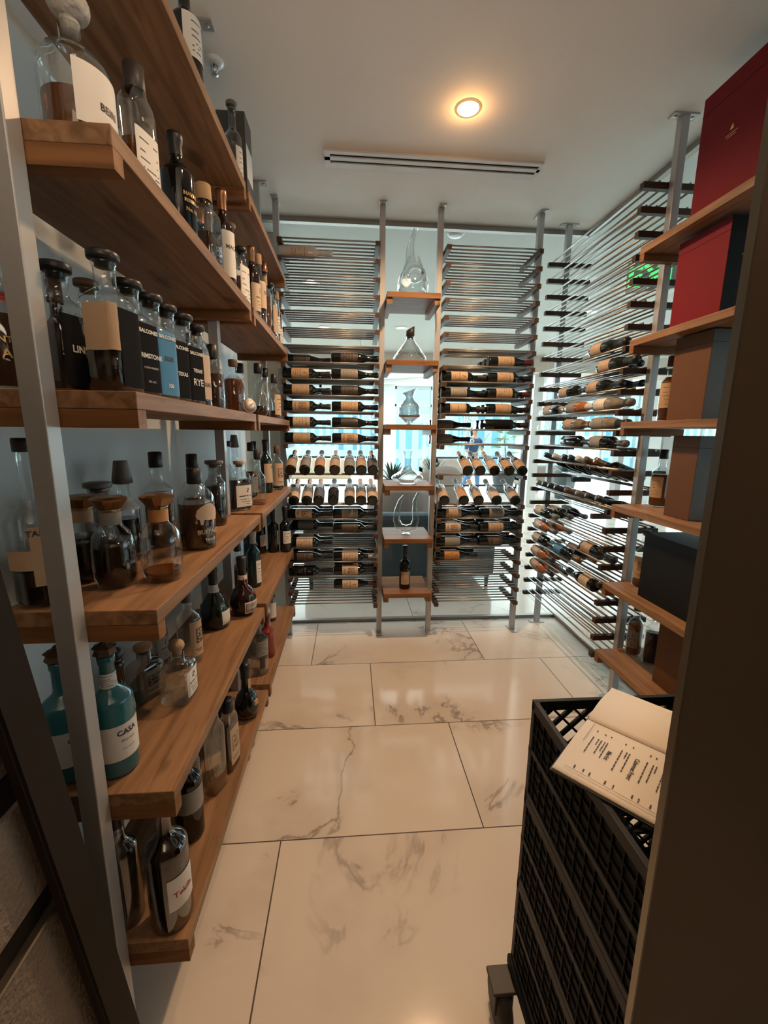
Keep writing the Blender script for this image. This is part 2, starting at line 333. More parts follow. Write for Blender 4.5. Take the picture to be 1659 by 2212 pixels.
def label_mesh(style, R, H, z0, z1, half, paper, ink, pat, center=0.):
    """a label wrapped on the -Y side; printed lines are darker cells of its own mesh"""
    k = ('t', style, round(R, 4), round(H, 4), z0, z1, half, paper, ink, pat, center)
    if k in MESHES: return MESHES[k]
    pr = profile(style, R, H); nz, nt_ = 36, 18; asp = asp_of(style)
    bm = bmesh.new(); g = []
    for i in range(nz+1):
        z = H*(z0 + (z1-z0)*i/nz); r = rad_at(pr, z) + .0007; row = []
        for j in range(nt_+1):
            a = -PI/2 + center + (j/nt_*2-1)*half
            n = 6 if style == 'square' else 4 if style == 'flask' else 3 if style == 'barrel' else 2
            c, s = section(a, n); row.append(bm.verts.new((c*r*asp[0], s*(r*asp[1]+.0004), z)))
        g.append(row)
    rnd = random.Random(pat*31+5); dark = set()
    def line(i, lo, hi, p=1.):
        for j in range(lo, hi):
            if rnd.random() < p: dark.add((i, j))
    if pat % 6 == 0:   # crest above, text lines
        dark |= {(i, j) for i in range(24, 31) for j in (8, 9) if rnd.random() < .8}; line(18, 4, 14, .9); line(17, 4, 14, .8); line(12, 5, 13, .7); line(8, 6, 12); line(4, 7, 11)
    elif pat % 6 == 1:  # two text bands
        line(28, 4, 14, .8); line(27, 4, 14, .9); line(20, 5, 13, .8); line(14, 6, 12); line(8, 3, 15, .6)
    elif pat % 6 == 2:  # framed picture
        dark |= {(i, j) for i in range(13, 28) for j in range(5, 13) if i in (13, 27) or j in (5, 12) or rnd.random() < .45}; line(6, 4, 14, .8); line(4, 6, 12)
    elif pat % 6 == 3:  # small lines
        for i in (5, 9, 12, 17, 22, 29): line(i, 4, 14, .7)
    elif pat % 6 == 4:  # border rule
        line(2, 1, 17); line(33, 1, 17); line(18, 5, 13, .8); line(17, 5, 13, .8)
    for i in range(nz):
        for j in range(nt_):
            f = bm.faces.new((g[i][j], g[i][j+1], g[i+1][j+1], g[i+1][j])); f.smooth = True; f.material_index = 1 if (i, j) in dark else 0
    me = bpy.data.meshes.new('label'); bm.to_mesh(me); bm.free(); me.materials.append(M[paper]); me.materials.append(M[ink]); MESHES[k] = me
    return me
def cap_mesh(kind, style, R, H, mat):
    k = ('c', kind, style, round(R, 4), round(H, 4), mat)
    if k in MESHES: return MESHES[k]
    pr = profile(style, R, H); zt = pr[-1][1]; rt = max(pr[-1][0], pr[-2][0]); bm = bmesh.new()
    if kind == 'capsule':
        z0 = H*.80; lathe([(rad_at(pr, z0)+.0007, z0), (rad_at(pr, H*.90)+.0007, H*.90), (rt+.0012, H*.935), (rt+.0012, H*.975), (rt+.0007, H+.001)], 20, bm=bm, capb=False)
    elif kind == 'foil':
        z0 = H*.72; lathe([(rad_at(pr, z0)+.0007, z0), (rad_at(pr, H*.82)+.0008, H*.82), (rt+.002, H*.90), (rt+.003, H*.95), (rt+.001, H+.002)], 20, bm=bm, capb=False)
    elif kind == 'screw': lathe([(rt+.001, zt-.022), (rt+.0015, zt-.004), (rt+.0005, zt+.003)], 20, bm=bm, capb=False)
    elif kind == 'tall': lathe([(rt+.001, zt-.03), (rt+.0018, zt-.028), (rt+.001, zt+.012), (rt*.8, zt+.014)], 20, bm=bm, capb=False)
    elif kind == 'stopper': lathe([(rt*.72, zt-.012), (rt*.72, zt), (rt*1.25, zt), (rt*1.3, zt+.003), (rt*1.3, zt+.011), (rt*1.2, zt+.013)], 20, bm=bm)
    elif kind == 'crown': lathe([(rt*.9, zt-.01), (rt*.9, zt), (rt*1.05, zt+.002), (rt*1.6, zt+.018), (rt*1.65, zt+.022), (rt*1.2, zt+.026), (rt*.3, zt+.028)], 12, bm=bm)
    elif kind == 'ball':
        r = rt*1.15; lathe([(rt*.7, zt-.008), (rt*.7, zt+.001)] + [(max(r*math.sin(PI*i/10), .0005), zt+.001+r*.85*(1-math.cos(PI*i/10))) for i in range(1, 11)], 20, bm=bm)
    elif kind == 'bigball':
        r = rt*1.75; lathe([(rt*.8, zt-.01), (rt*.8, zt+.008)] + [(max(r*math.sin(PI*i/12), .0005), zt+.006+r*.8*(1-math.cos(PI*i/12))) for i in range(1, 13)], 24, bm=bm)
    elif kind == 'pourer': lathe([(rt+.001, zt-.012), (rt*1.5, zt-.010), (rt*1.35, zt+.01), (rt*1.0, zt+.045), (rt*.95, zt+.048)], 18, bm=bm)
    elif kind == 'agave': lathe([(rt*.8, zt-.008), (rt*.9, zt), (rt*1.35, zt+.004), (rt*1.1, zt+.014), (rt*1.4, zt+.020), (rt*.6, zt+.026), (rt*.2, zt+.034)], 7, bm=bm)
    me = bpy.data.meshes.new(kind); bm.to_mesh(me); bm.free()
    for p in me.polygons: p.use_smooth = kind not in ('crown', 'agave')
    me.materials.append(M[mat]); MESHES[k] = me
    return me
CAPNAME = {'capsule': 'capsule', 'foil': 'foil_capsule', 'screw': 'screw_cap', 'tall': 'tall_cap', 'stopper': 'stopper', 'crown': 'crown_stopper', 'ball': 'ball_stopper', 'bigball': 'ball_stopper', 'pourer': 'pourer', 'agave': 'stopper'}
def wrap_text(body, size, style, R, H, zf, mat, parent, dx=0., bold=.0):
    me = text_mesh(body, size, bold); pr = profile(style, R, H); flat = style in ('square', 'flask'); asp = asp_of(style)
    for v in me.vertices:
        z = H*zf + v.co.y; r = rad_at(pr, z) + .0016; x = v.co.x + dx
        if flat: v.co = (x, -(r*asp[1]+.0006), z)
        else: v.co = (math.sin(x/r)*r, -math.cos(x/r)*r, z)
    me.materials.clear(); me.materials.append(M[mat])
    return new_obj('lettering', None, None, parent, me=me)
def part(name, me, parent, label=None):
    o = bpy.data.objects.new(name, me); C.objects.link(o); o.parent = parent
    if label: o['label'] = label
    return o
def bottle(name, style, R, H, gmat, label, group, cap=None, lab=None, liq=None, cat='bottle'):
    o = bpy.data.objects.new(name, body_mesh(style, R, H, gmat)); C.objects.link(o)
    tag(o, label, cat, group)
    if cap: part(CAPNAME[cap[0]], cap_mesh(cap[0], style, R, H, cap[1]), o)
    for L_ in ([lab] if isinstance(lab, tuple) else lab or []):
        part('label', label_mesh(style, R, H, *L_), o)
    if liq: part('liquid', liquid_mesh(style, R, H, liq[1], liq[0]), o)
    return o

exec_order = []
# ================================================================== ROOM SHELL
GY, GX, WX = 2.99, 1.595, -.70      # back glass, right glass, left wall
def struct(o): o['kind'] = 'structure'; return o
struct(boxo('floor', (-14, 16, -2.2, 17, -.1, 0), 'floor_marble'))
struct(boxo('ceiling', (-1.3, GX+.06, -2.2, GY+.06, HC, HC+.1), 'ceiling_paint'))
struct(boxo('wall_left', (WX-.1, WX, .58, 2.90, 0, HC), 'wall_paint'))
struct(boxo('trim_1', (WX-.1, WX, 2.90, GY+.05, 0, HC), 'hall_wood'))
# glass walls with sills and head channels
def window(name, dims, sdims):
    bm = bmesh.new(); x0, x1, y0, y1, z0, z1 = dims
    q = ((x0,y0,z0),(x1,y0,z0),(x1,y0,z1),(x0,y0,z1)) if x1-x0 > y1-y0 else ((x0,y0,z0),(x0,y1,z0),(x0,y1,z1),(x0,y0,z1))
    bm.faces.new([bm.verts.new(p) for p in q]); o = new_obj(name, bm, 'pane_glass'); struct(o)
    for s in sdims: boxo('window_frame', s, 'sill_metal', o)
    return o
window('window_1', (WX, GX, GY, GY+.006, .02, HC-.03), [(WX, GX, GY-.012, GY+.022, 0, .022), (WX, GX, GY-.014, GY+.024, HC-.03, HC)])
window('window_2', (GX, GX+.006, .50, GY, .02, HC-.03), [(GX-.012, GX+.018, .50, GY, 0, .022), (GX-.014, GX+.02, .50, GY, HC-.03, HC)])
# entrance side, behind and beside the camera
struct(boxo('wall_right', (.373, 2.2, .40, .406, 0, HC), 'bronze'))
struct(boxo('trim_2', (.3705, .3728, .398, .408, 0, HC), 'bronze_edge'))
struct(boxo('wall_corridor_left', (-1.3, -1.2, -2.2, .58, 0, HC), 'panel_weave'))
struct(boxo('wall_corridor_right', (1.5, 1.6, -2.2, .40, 0, HC), 'panel_weave'))
struct(boxo('wall_back', (-1.3, 1.6, -2.3, -2.2, 0, HC), 'panel_weave'))
struct(boxo('wall_entrance_left', (-1.3, WX, .58, .66, 0, HC), 'panel_weave'))

# low woven-panel cabinet and leaning dark board at the left of the doorway
lc = empty('low_cabinet', (-.60, .1, 0)); tag(lc, 'low cabinet with woven brown panels beside the entrance, cut off at lower left', 'cabinet')
def chl(name, dims, mat, par):
    x, y, z = par.location
    return boxo(name, (dims[0]-x, dims[1]-x, dims[2]-y, dims[3]-y, dims[4]-z, dims[5]-z), mat, par)
for z0, z1, ye in ((0, .715, .66), (.715, .945, .615), (.945, 1.09, .575)):
    chl('carcass', (-.78, -.482, -.9, ye, z0, z1-.0005), 'jamb_dark', lc)
for z0, z1, ye in ((.02, .658, .66), (.715, .885, .615), (.945, 1.085, .573)): chl('woven_panel', (-.4818, -.474, -.9, ye-.002, z0, z1), 'panel_weave', lc)
chl('metal_strip', (-.4818, -.470, -.9, .613, .662, .668), 'bronze_edge', lc)
bmb = bmesh.new()
a, b = Vector((-.455, .515, 1.25)), Vector((-.452, .695, .004)); d = (b-a).normalized(); n = Vector((0, d.z, -d.y))
vs = []
for p in (a, b):
    for s, t in ((-.022, -.02), (.022, -.02), (.022, .02), (-.022, .02)): vs.append(bmb.verts.new(p + n*s*1.5 + Vector((t*.5, 0, 0))))
for f in ((0,1,2,3),(7,6,5,4),(0,4,5,1),(1,5,6,2),(2,6,7,3),(3,7,4,0)): bmb.faces.new([vs[i] for i in f])
bmesh.ops.bevel(bmb, geom=bmb.edges[:], offset=.004, segments=2, affect='EDGES')
tag(new_obj('leaning_board', bmb, 'jamb_dark'), 'dark wooden board slanting across the lower left foreground', 'board')

# ceiling fittings
dl = empty('ceiling_light', (.492, 2.0, HC)); tag(dl, 'lit round warm downlight recessed in the cellar ceiling', 'ceiling light')
bm = lathe([(.054, -.003), (.052, -.005), (.046, -.005), (.044, -.002)], 40, capb=False, capt=False); new_obj('trim_ring', bm, 'downlight_painted_halo', dl, True)  # lamp's orange halo painted on as a glowing ring
bm = lathe([(.0445, -.003), (.03, -.0045), (.001, -.005)], 40, capb=False); new_obj('lamp', bm, 'downlight_glow', dl, True)
gl = bpy.data.lights.new('added_ceiling_glow', 'POINT'); gl.energy = .9; gl.color = (1, .50, .18); gl.shadow_soft_size = .02; go = bpy.data.objects.new('added_ceiling_glow', gl); C.objects.link(go); go.location = (.492, 2.0, HC-.055)  # added point lamp, there only to warm the ceiling round the downlight
v = empty('ceiling_vent', (.42, 2.378, HC)); tag(v, 'white linear ceiling vent with two dark slots', 'vent')
bm = bmesh.new()
for y0, y1 in ((-.068, -.044), (-.022, .004), (.024, .064)): box(bm, -.545, .545, y0, y1, -.010, -.0005)
box(bm, -.545, -.518, -.044, .024, -.010, -.0005); box(bm, .53, .545, -.044, .024, -.010, -.0005)
new_obj('frame', bm, 'grille_white', v)
for y0, y1 in ((-.044, -.022), (.004, .024)): boxo('slot', (-.518, .53, y0, y1, -.004, -.0005), 'grille_black', v)
sp = empty('fire_sprinkler', (-.496, 1.865, HC)); tag(sp, 'white fire sprinkler with round plate on the ceiling above the left shelves', 'sprinkler')
new_obj('plate', lathe([(.034, -.0005), (.034, -.004), (.02, -.010), (.008, -.010)], 28, capb=False), 'trim_white', sp, True)
bm = bmesh.new(); tube(bm, [(0, 0, -.009), (0, 0, -.035)], .005); tube(bm, [(-.01, 0, -.012), (-.012, 0, -.028), (0, 0, -.04)], .0022); tube(bm, [(.01, 0, -.012), (.012, 0, -.028), (0, 0, -.04)], .0022)
lathe([(.002, -.041), (.013, -.042), (.013, -.044), (.002, -.045)], 16, bm=bm); new_obj('head', bm, 'bolt_metal', sp)

# ================================================================== SHELVING AND RACKS
PW = .035
def post(parent, x, y, off):
    """aluminium floor-to-ceiling post with drilled plates; x,y = front right corner offsets in world"""
    ox, oy, oz = parent.location
    bm = bmesh.new(); box(bm, x-PW/2-ox, x+PW/2-ox, y-oy, y+PW-oy, .0, HC, .002)
    p = new_obj('post', bm, 'aluminium', parent)
    for z0, z1 in ((.0, .006), (HC-.006, HC-.0005)):
        bm = bmesh.new()
        if off == 'x': box(bm, x-.055-ox, x+.055-ox, y-.004-oy, y+PW+.004-oy, z0, z1)
        else: box(bm, x-PW/2-.004-ox, x+PW/2+.004-ox, y-.04-oy, y+PW+.04-oy, z0, z1)
        q = new_obj('mounting_plate', bm, 'aluminium', parent)
        for s in (-1, 1):
            c = Vector((x-ox, y+PW/2-oy, 0)) + (Vector((s*.038, 0, 0)) if off == 'x' else Vector((0, s*.045, 0)))
            zz = z1 if z0 < 1 else z0; sg = 1 if z0 < 1 else -1
            bm = lathe([(.006, .0), (.006, .003*sg), (.003, .004*sg)], 10)
            bmesh.ops.translate(bm, verts=bm.verts[:], vec=c+Vector((0, 0, zz)))
            new_obj('screw', bm, 'bolt_metal', q)
    return p
ZL = [2.268, 1.872, 1.476, 1.079, .682, .298]
ZR = [2.218, 1.836, 1.472, 1.079, .680, .313]
ZD = [2.218, 1.841, 1.461, 1.08, .733, .358]
def shelf_board(parent, x0, x1, y0, y1, z, mat, cleat_axis):
    ox, oy, oz = parent.location
    s = boxo('shelf', (x0-ox, x1-ox, y0-oy, y1-oy, z-.030, z), mat, parent, .0015)
    if cleat_axis == 'x':
        for c0, c1 in ((y0, y0+.03), (y1-.03, y1)): boxo('bracket', (x0-ox, x1-ox, c0-oy, c1-oy, z-.062, z-.0305), 'walnut_cross', s)
    else:
        for c0, c1 in ((x0, x0+.033), (x1-.033, x1)): boxo('bracket', (c0-ox, c1-ox, y0+.012-oy, y1-oy, z-.064, z-.0305), 'walnut', s)
    return s
XF, XB = -.3655, -.645
un = empty('shelving_unit', (-.5, 1.23, 0)); tag(un, 'near left walnut shelving bay with six shelves of spirits on metal posts', 'shelf', 'left wall spirits shelving')
post(un, -.51, .735, 'x'); post(un, -.51, 1.700, 'x')
uf = empty('shelving_unit', (-.5, 2.15, 0)); tag(uf, 'far left walnut shelving bay beyond the second post, next to the rear rack', 'shelf', 'left wall spirits shelving')
post(uf, -.51, 2.612, 'x')
for z in ZL:
    shelf_board(un, XB, XF,   .772, 1.697, z, 'walnut', 'x')
    shelf_board(uf, XB, XF, 1.738, 2.605, z, 'walnut', 'x')
ur = empty('shelving_unit', (1.42, 1.4, 0)); tag(ur, 'right walnut shelving bay holding red and brown boxes, beside the bronze door frame', 'shelf')
for z in ZR: shelf_board(ur, 1.268, 1.565, .80, 1.930, z, 'walnut', 'x')
post(ur, 1.41, .76, 'x')

YB = 2.78
PIT, Z0 = .0972, 2.5003
rowz = lambda i: Z0 + .005 - PIT*i
RY = [2.702 + .05*k for k in range(6)]
XP = {0: -.4366, 1: .1942, 2: .5487, 3: 1.1733}
dc = empty('display_shelving', (.37, YB, 0)); tag(dc, 'narrow walnut display column with six shelves of decanters between the rear racks', 'shelf')
for k in (1, 2): post(dc, XP[k], YB-.0, 'y')
for z in ZD: shelf_board(dc, XP[1]+PW/2+.001, XP[2]-PW/2-.001, 2.625, 2.975, z, 'walnut_cross', 'y')
TILT = (13, 14, 15, 16)
NROD = [0]
def rod(parent, p, q, cnt, stuff):
    if cnt < 100: new_obj('rod', tube(bmesh.new(), [p, q], .005, 8), 'rod_metal', parent)
    else: tube(stuff, [p, q], .005, 8)
def rack_back(x0, x1, label, posts):
    r = empty('wine_rack', ((x0+x1)/2, YB, 0)); tag(r, label, 'wine rack', 'rear wine racks')
    cx = r.location.x
    for x in posts: post(r, x, YB, 'y')
    xa, xb = x0+PW/2+.001, x1-PW/2-.001; n = 0; st = bmesh.new()
    for i in range(24):
        z = rowz(i)
        for a_, b_ in ((xa, xa+.028), (xb-.028, xb)):
            y0, y1 = (2.675, 2.982)
            if i in (13, 15): y0 = 2.86
            if i in (14, 16): y1 = 2.80
            boxo('crossbar', (a_-cx, b_-cx, y0-YB, y1-YB, z-.0305, z-.0040), 'walnut_rail', r, .001)
        ys = [RY[5], RY[5]-.045] if i in (13, 15) else [RY[0], RY[0]+.045] if i in (14, 16) else RY
        for y in ys:
            rod(r, (xa+.004-cx, y-YB, z), (xb-.004-cx, y-YB, z), n, st); n += 1
    if len(st.verts): o = new_obj('rod', st, 'rod_metal', r); o['kind'] = 'stuff'
    else: st.free()
    return r
rack_back(XP[0], XP[1], 'left rear wine rack of dark crossbars and thin metal rods before the glass', [XP[0]])
rack_back(XP[2], XP[3], 'right rear wine rack of dark crossbars and thin metal rods before the glass', [XP[3]])
# right-hand rack along the right glass wall
rr = empty('wine_rack', (1.42, 2.4, 0)); tag(rr, 'right side wine rack running along the right glass wall', 'wine rack')
post(rr, 1.41, 1.937, 'x'); post(rr, 1.414, 2.894, 'x')
RX = [1.305 + .048*k for k in range(6)]
st = bmesh.new(); n = 0
for i in range(24):
    z = rowz(i)
    for y0, y1 in ((1.973, 2.000), (2.865, 2.892)):
        boxo('crossbar', (1.278-1.42, 1.562-1.42, y0-2.4, y1-2.4, z-.0305, z-.0040), 'walnut_dark', rr, .001)
    xs = [RX[0], RX[0]+.03] if i in (13, 15) else [RX[5], RX[5]-.04] if i in (14, 16) else RX
    for x in xs:
        p, q = (x-1.42, 1.978-2.4, z), (x-1.42, 2.888-2.4, z)
        rod(rr, p, q, n, st); n += 1
    if i in (14, 16):
        yy = 2.62 if i == 14 else 2.36
        boxo('crossbar', (1.44-1.42, 1.562-1.42, yy-2.4, yy+.027-2.4, z-.036, z-.0052), 'walnut_dark', rr, .001)
o = new_obj('rod', st, 'rod_metal', rr); o['kind'] = 'stuff'
# ================================================================== SPIRITS ON THE LEFT SHELVES
ZS = dict(zip('ABCDEF', ZL))
GRP = {'A': 'bottles on the top left shelf', 'B': 'bottles on the second left shelf', 'C': 'bottles on the third left shelf', 'D': 'bottles on the fourth left shelf', 'E': 'bottles on the fifth left shelf', 'F': 'bottles on the lowest left shelf'}
def lb(z0, z1, half, paper, ink='ink', pat=3, c=0.): return (z0, z1, half, paper, ink, pat, c)
# shelf, X, Y, R, H, shape, glass, cap, labels, liquid, lettering, turn, description
SP = [
('A', -.425, 1.345, .036, .300, 'bordeaux', 'black_glass', ('capsule', 'cap_black'), lb(.30, .62, 1.3, 'paper_white'), None, [], 80, 'dark bottle with white label on the top left shelf near the metal post'),
('A', -.415, 1.752, .030, .262, 'spirit', 'smoke_glass', ('stopper', 'cap_grey'), lb(.14, .5, .9, 'paper_white'), ('brown_rum', .5), [], 80, 'bottle with glass-clear neck before the dark gift box on the top left shelf'),
('B', -.470, .887, .056, .250, 'wide', 'clear_glass', ('bigball', 'stone_ball'), lb(.16, .52, .95, 'paper_white', 'ink', 5), ('amber', .36), [('BEIRI', .016, .30, 'ink', 0)], 78, 'wide clear whiskey decanter bottle with large pale ball stopper and cream label'),
('B', -.420, .998, .037, .232, 'flask', 'clear_glass', ('tall', 'cap_dark'), lb(.06, .5, .8, 'paper_white', 'ink', 3), ('amber', .42), [], 75, 'clear bottle of amber spirit with dark cap beside the ball-stopper decanter'),
('B', -.420, 1.195, .038, .236, 'spirit', 'black_glass', ('capsule', 'cap_black'), None, None, [('NAVARI', .012, .42, 'ink_gold', 0), ('RESERVA', .010, .36, 'ink_gold', 0), ('No. 16', .012, .28, 'ink_gold', 0)], 66, 'black bottle with small gold lettering on the second left shelf'),
('B', -.420, 1.390, .035, .230, 'square', 'clear_glass', ('tall', 'cork'), None, ('dark_amber', .42), [], 75, 'square clear bottle half full of dark spirit with cork cap, second left shelf'),
('B', -.415, 1.560, .033, .300, 'spirit', 'brown_glass', ('capsule', 'cap_copper'), lb(.12, .58, 1.25, 'paper_white', 'ink', 5), None, [('MACALL', .017, .42, 'ink', 0)], 78, 'tall bottle with copper capsule and long white label on the second left shelf'),
('B', -.520, 1.665, .033, .305, 'spirit', 'black_glass', ('capsule', 'cap_copper'), None, None, [], 78, 'bottle with copper capsule standing behind the long white label bottle'),
('B', -.465, 1.850, .034, .315, 'longneck', 'clear_glass', ('stopper', 'cork'), [lb(.70, .84, 2.2, 'paper_orange', 'ink_red', 4), lb(.15, .5, 1.2, 'paper_white')], ('amber', .4), [], 78, 'clear bottle with red and orange neck label, second left shelf'),
('B', -.408, 1.755, .033, .205, 'flask', 'clear_glass', ('stopper', 'cap_black'), lb(.08, .70, 1.0, 'paper_white', 'ink_brown', 3), ('amber', .5), [], 72, 'short bottle covered by a broad white label, just before the shelf joint'),
('B', -.410, 1.945, .031, .285, 'spirit', 'brown_glass', ('capsule', 'cap_copper'), lb(.12, .50, 1.3, 'paper_cream', 'ink_brown', 0), None, [], 78, 'first bottle past the shelf joint, cream label, second left shelf'),
('B', -.412, 2.092, .030, .300, 'spirit', 'clear_glass', ('tall', 'cork'), lb(.28, .66, 1.2, 'paper_cream', 'ink', 5), ('dark_amber', .34), [('Old', .02, .50, 'ink', 0)], 78, 'clear bottle with cream shoulder-high label and brown liquid, second left shelf past the joint'),
('B', -.412, 2.225, .030, .315, 'bordeaux', 'clear_glass', ('tall', 'cap_copper'), lb(.72, .84, 2.5, 'paper_tan'), ('amber', .55), [], 78, 'bottle with copper cap and tan neck band, second left shelf, far bay'),
('B', -.410, 2.350, .030, .280, 'square', 'clear_glass', ('stopper', 'cap_black'), lb(.14, .60, 1.0, 'paper_tan', 'ink_brown', 5), ('amber', .3), [], 78, 'square bottle with tan label, second left shelf, far bay'),
('B', -.410, 2.465, .029, .290, 'spirit', 'clear_glass', ('tall', 'cap_black'), lb(.20, .5, 1.1, 'paper_white'), ('amber', .6), [], 78, 'amber bottle with black cap second from the far end, second left shelf'),
('B', -.412, 2.558, .029, .285, 'spirit', 'clear_glass', ('tall', 'cork'), lb(.10, .36, 1.1, 'paper_white', 'ink_red', 3), ('amber', .6), [], 78, 'amber bottle at the far end of the second left shelf'),
# third shelf
('C', -.600, .826, .036, .228, 'spirit', 'clear_glass', ('stopper', 'cap_black'), lb(.62, .70, 2.6, 'paper_red', 'ink_gold', 4), ('dark_amber', .55), [('KENTUCKY', .014, .36, 'ink_gold', 0), ('ANI', .02, .26, 'ink_gold', 0)], 50, 'amber bottle with gold emblem left of the near post, third left shelf'),
('C', -.5225, .853, .034, .222, 'square', 'clear_glass', ('stopper', 'cap_black'), lb(.05, .60, .75, 'paper_black', 'ink_white', 5), ('brown_rum', .52), [('LINE', .017, .34, 'ink_white', 0)], 75, 'square dark whiskey bottle just right of the near post, third left shelf'),
('C', -.597, .965, .026, .215, 'spirit', 'brown_glass', ('tall', 'cap_brown'), None, None, [], 80, 'brown-capped bottle half hidden behind the black label bottles'),
('C', -.575, 1.040, .032, .255, 'square', 'clear_glass', ('stopper', 'cap_brown'), None, ('pale_liquor', .2), [], 80, 'clear empty bottle with brown stopper at the back of the third left shelf'),
('C', -.443, .862, .037, .248, 'square', 'clear_glass', ('stopper', 'cap_black'), [lb(.30, .62, .72, 'paper_tan', 'ink_brown', 5, -1.0), lb(.05, .60, .7, 'paper_black', 'ink_white', 5, .45)], ('brown_rum', .30), [], 78, 'tall square bottle with tan back label and black stopper, third left shelf'),
('C', -.442, .940, .036, .225, 'square', 'clear_glass', ('stopper', 'cap_black'), lb(.05, .64, .80, 'paper_black', 'ink_white', 5), ('brown_rum', .60), [('BALCONES', .0105, .57, 'ink_white', 0), ('BRIMSTONE', .0125, .36, 'ink_white', 0), ('CORN WHISKY', .006, .26, 'ink_white', 0), ('53% ALC', .006, .14, 'ink_white', 0)], 76, 'square whiskey bottle with black label and tall white capitals, third left shelf'),
('C', -.436, 1.018, .036, .222, 'square', 'clear_glass', ('stopper', 'cap_black'), lb(.05, .66, .80, 'paper_blue', 'ink', 5), ('pale_liquor', .35), [('BALCONES', .0105, .60, 'ink_white', 0), ('BLUE', .012, .40, 'ink', 0), ('100', .012, .14, 'ink_white', 0)], 74, 'square bottle with bright blue label, third left shelf'),
('C', -.436, 1.095, .035, .222, 'square', 'clear_glass', ('stopper', 'cap_black'), lb(.05, .64, .80, 'paper_black', 'ink_white', 5), ('brown_rum', .60), [('BALCONES', .0105, .57, 'ink_white', 0), ('TEXAS', .012, .3, 'ink_white', 0)], 74, 'square bottle with black label directly after the blue label bottle'),
('C', -.427, 1.172, .035, .222, 'square', 'clear_glass', ('stopper', 'cap_black'), lb(.05, .64, .80, 'paper_black', 'ink_white', 5), ('brown_rum', .60), [('BALCONES', .0105, .57, 'ink_white', 0), ('TEXAS', .012, .38, 'ink_white', 0), ('RYE', .024, .25, 'ink_white', 0)], 74, 'square bottle with black rye label, third left shelf'),
('C', -.422, 1.258, .034, .214, 'flask', 'clear_glass', ('stopper', 'cap_black'), lb(.10, .66, .8, 'paper_cream', 'ink', 5), ('brown_rum', .3), [('TEXAS', .015, .28, 'ink', 0)], 72, 'flat bottle with cream label between the black label bottles and the second post'),
('C', -.465, 1.345, .031, .200, 'spirit', 'clear_glass', ('tall', 'cap_black'), None, ('brown_rum', .6), [], 75, 'dark bottle with black cap behind the cream label flask, third left shelf'),
('C', -.450, 1.480, .032, .195, 'spirit', 'clear_glass', ('tall', 'cap_black'), None, ('dark_amber', .6), [], 75, 'small dark bottle just before the second post, third left shelf'),
('C', -.470, 1.800, .040, .210, 'spirit', 'clear_glass', ('screw', 'cap_brown'), None, ('amber', .66), [], 75, 'amber bottle with brown cap behind the round thermometer'),
('C', -.430, 2.085, .043, .230, 'sphere', 'clear_glass', ('tall', 'cap_black'), None, ('brown_rum', .22), [('Jar', .02, .18, 'ink_white', 0)], 72, 'round-shouldered clear bottle of dark liquor with black cap, third left shelf far bay'),
('C', -.535, 2.165, .036, .240, 'bell', 'clear_glass', ('tall', 'cap_black'), lb(.1, .26, 1.2, 'paper_tan', 'ink', 5), ('brown_rum', .12), [], 70, 'clear bell-shaped bottle behind the round dark one, third left shelf'),
('C', -.475, 2.470, .038, .262 , 'bell', 'clear_glass', ('tall', 'cap_black'), None, ('brown_rum', .18), [], 75, 'clear tapering bottle at the far end of the third left shelf'),
('C', -.405, 2.345, .031, .215, 'spirit', 'clear_glass', ('tall', 'cap_black'), lb(.10, .58, 1.1, 'paper_cream', 'ink', 1), ('dark_amber', .2), [], 75, 'bottle with tall cream label before the far post, third left shelf'),
# fourth shelf
('D', -.600, .828, .046, .312, 'longneck', 'clear_glass', ('screw', 'cap_dark'), [lb(.14, .50, .42, 'paper_tan', 'ink', 5, .15), lb(.24, .36, .55, 'paper_tan', 'ink_brown', 5, -.75)], ('brown_rum', .27), [('TALL', .015, .46, 'ink', 0)], 38, 'tall clear long-neck bottle with narrow tan label, left of the near post'),
('D', -.592, .957, .043, .200, 'decanter', 'clear_glass', ('crown', 'cap_gold'), lb(.66, .79, 3.1, 'paper_tan', 'ink_brown', 5), ('brown_rum', .5), [], 70, 'dark decanter bottle with gold crown stopper behind the near post'),
('D', -.508, .912, .043, .205, 'decanter', 'clear_glass', ('crown', 'cap_gold'), lb(.66, .79, 3.1, 'paper_grey', 'ink', 5), ('brown_rum', .5), [], 70, 'middle decanter bottle with gold crown stopper, nearly full and dark'),
('D', -.425, .945, .043, .205, 'decanter', 'clear_glass', ('crown', 'cap_gold'), lb(.66, .79, 3.1, 'paper_orange', 'ink_brown', 5), ('amber', .12), [], 70, 'nearly empty clear decanter bottle with gold crown stopper and orange neck band'),
('D', -.440, 1.215, .049, .262, 'wide', 'clear_glass', ('tall', 'cap_black'), None, ('dark_amber', .50), [('BUFFALO', .0175, .20, 'paper_cream', .004), ('TRACE', .011, .115, 'paper_cream', .004)], 55, 'rounded bourbon bottle with white animal emblem and black cap, fourth left shelf'),
('D', -.552, 1.240, .040, .258, 'spirit', 'clear_glass', ('tall', 'cap_black'), None, ('dark_amber', .6), [], 70, 'dark bottle with black cap behind the animal emblem bourbon'),
('D', -.595, 1.140, .034, .205, 'spirit', 'clear_glass', ('pourer', 'cap_grey'), lb(.62, .76, 2.8, 'paper_white', 'ink', 5), ('brown_rum', .5), [], 70, 'bottle with tall grey pourer behind the crown-stopper decanters'),
('D', -.606, 1.050, .033, .205, 'jar', 'smoke_glass', ('stopper', 'cap_grey'), None, None, [], 70, 'ghostly pale jar bottle at the back of the fourth left shelf'),
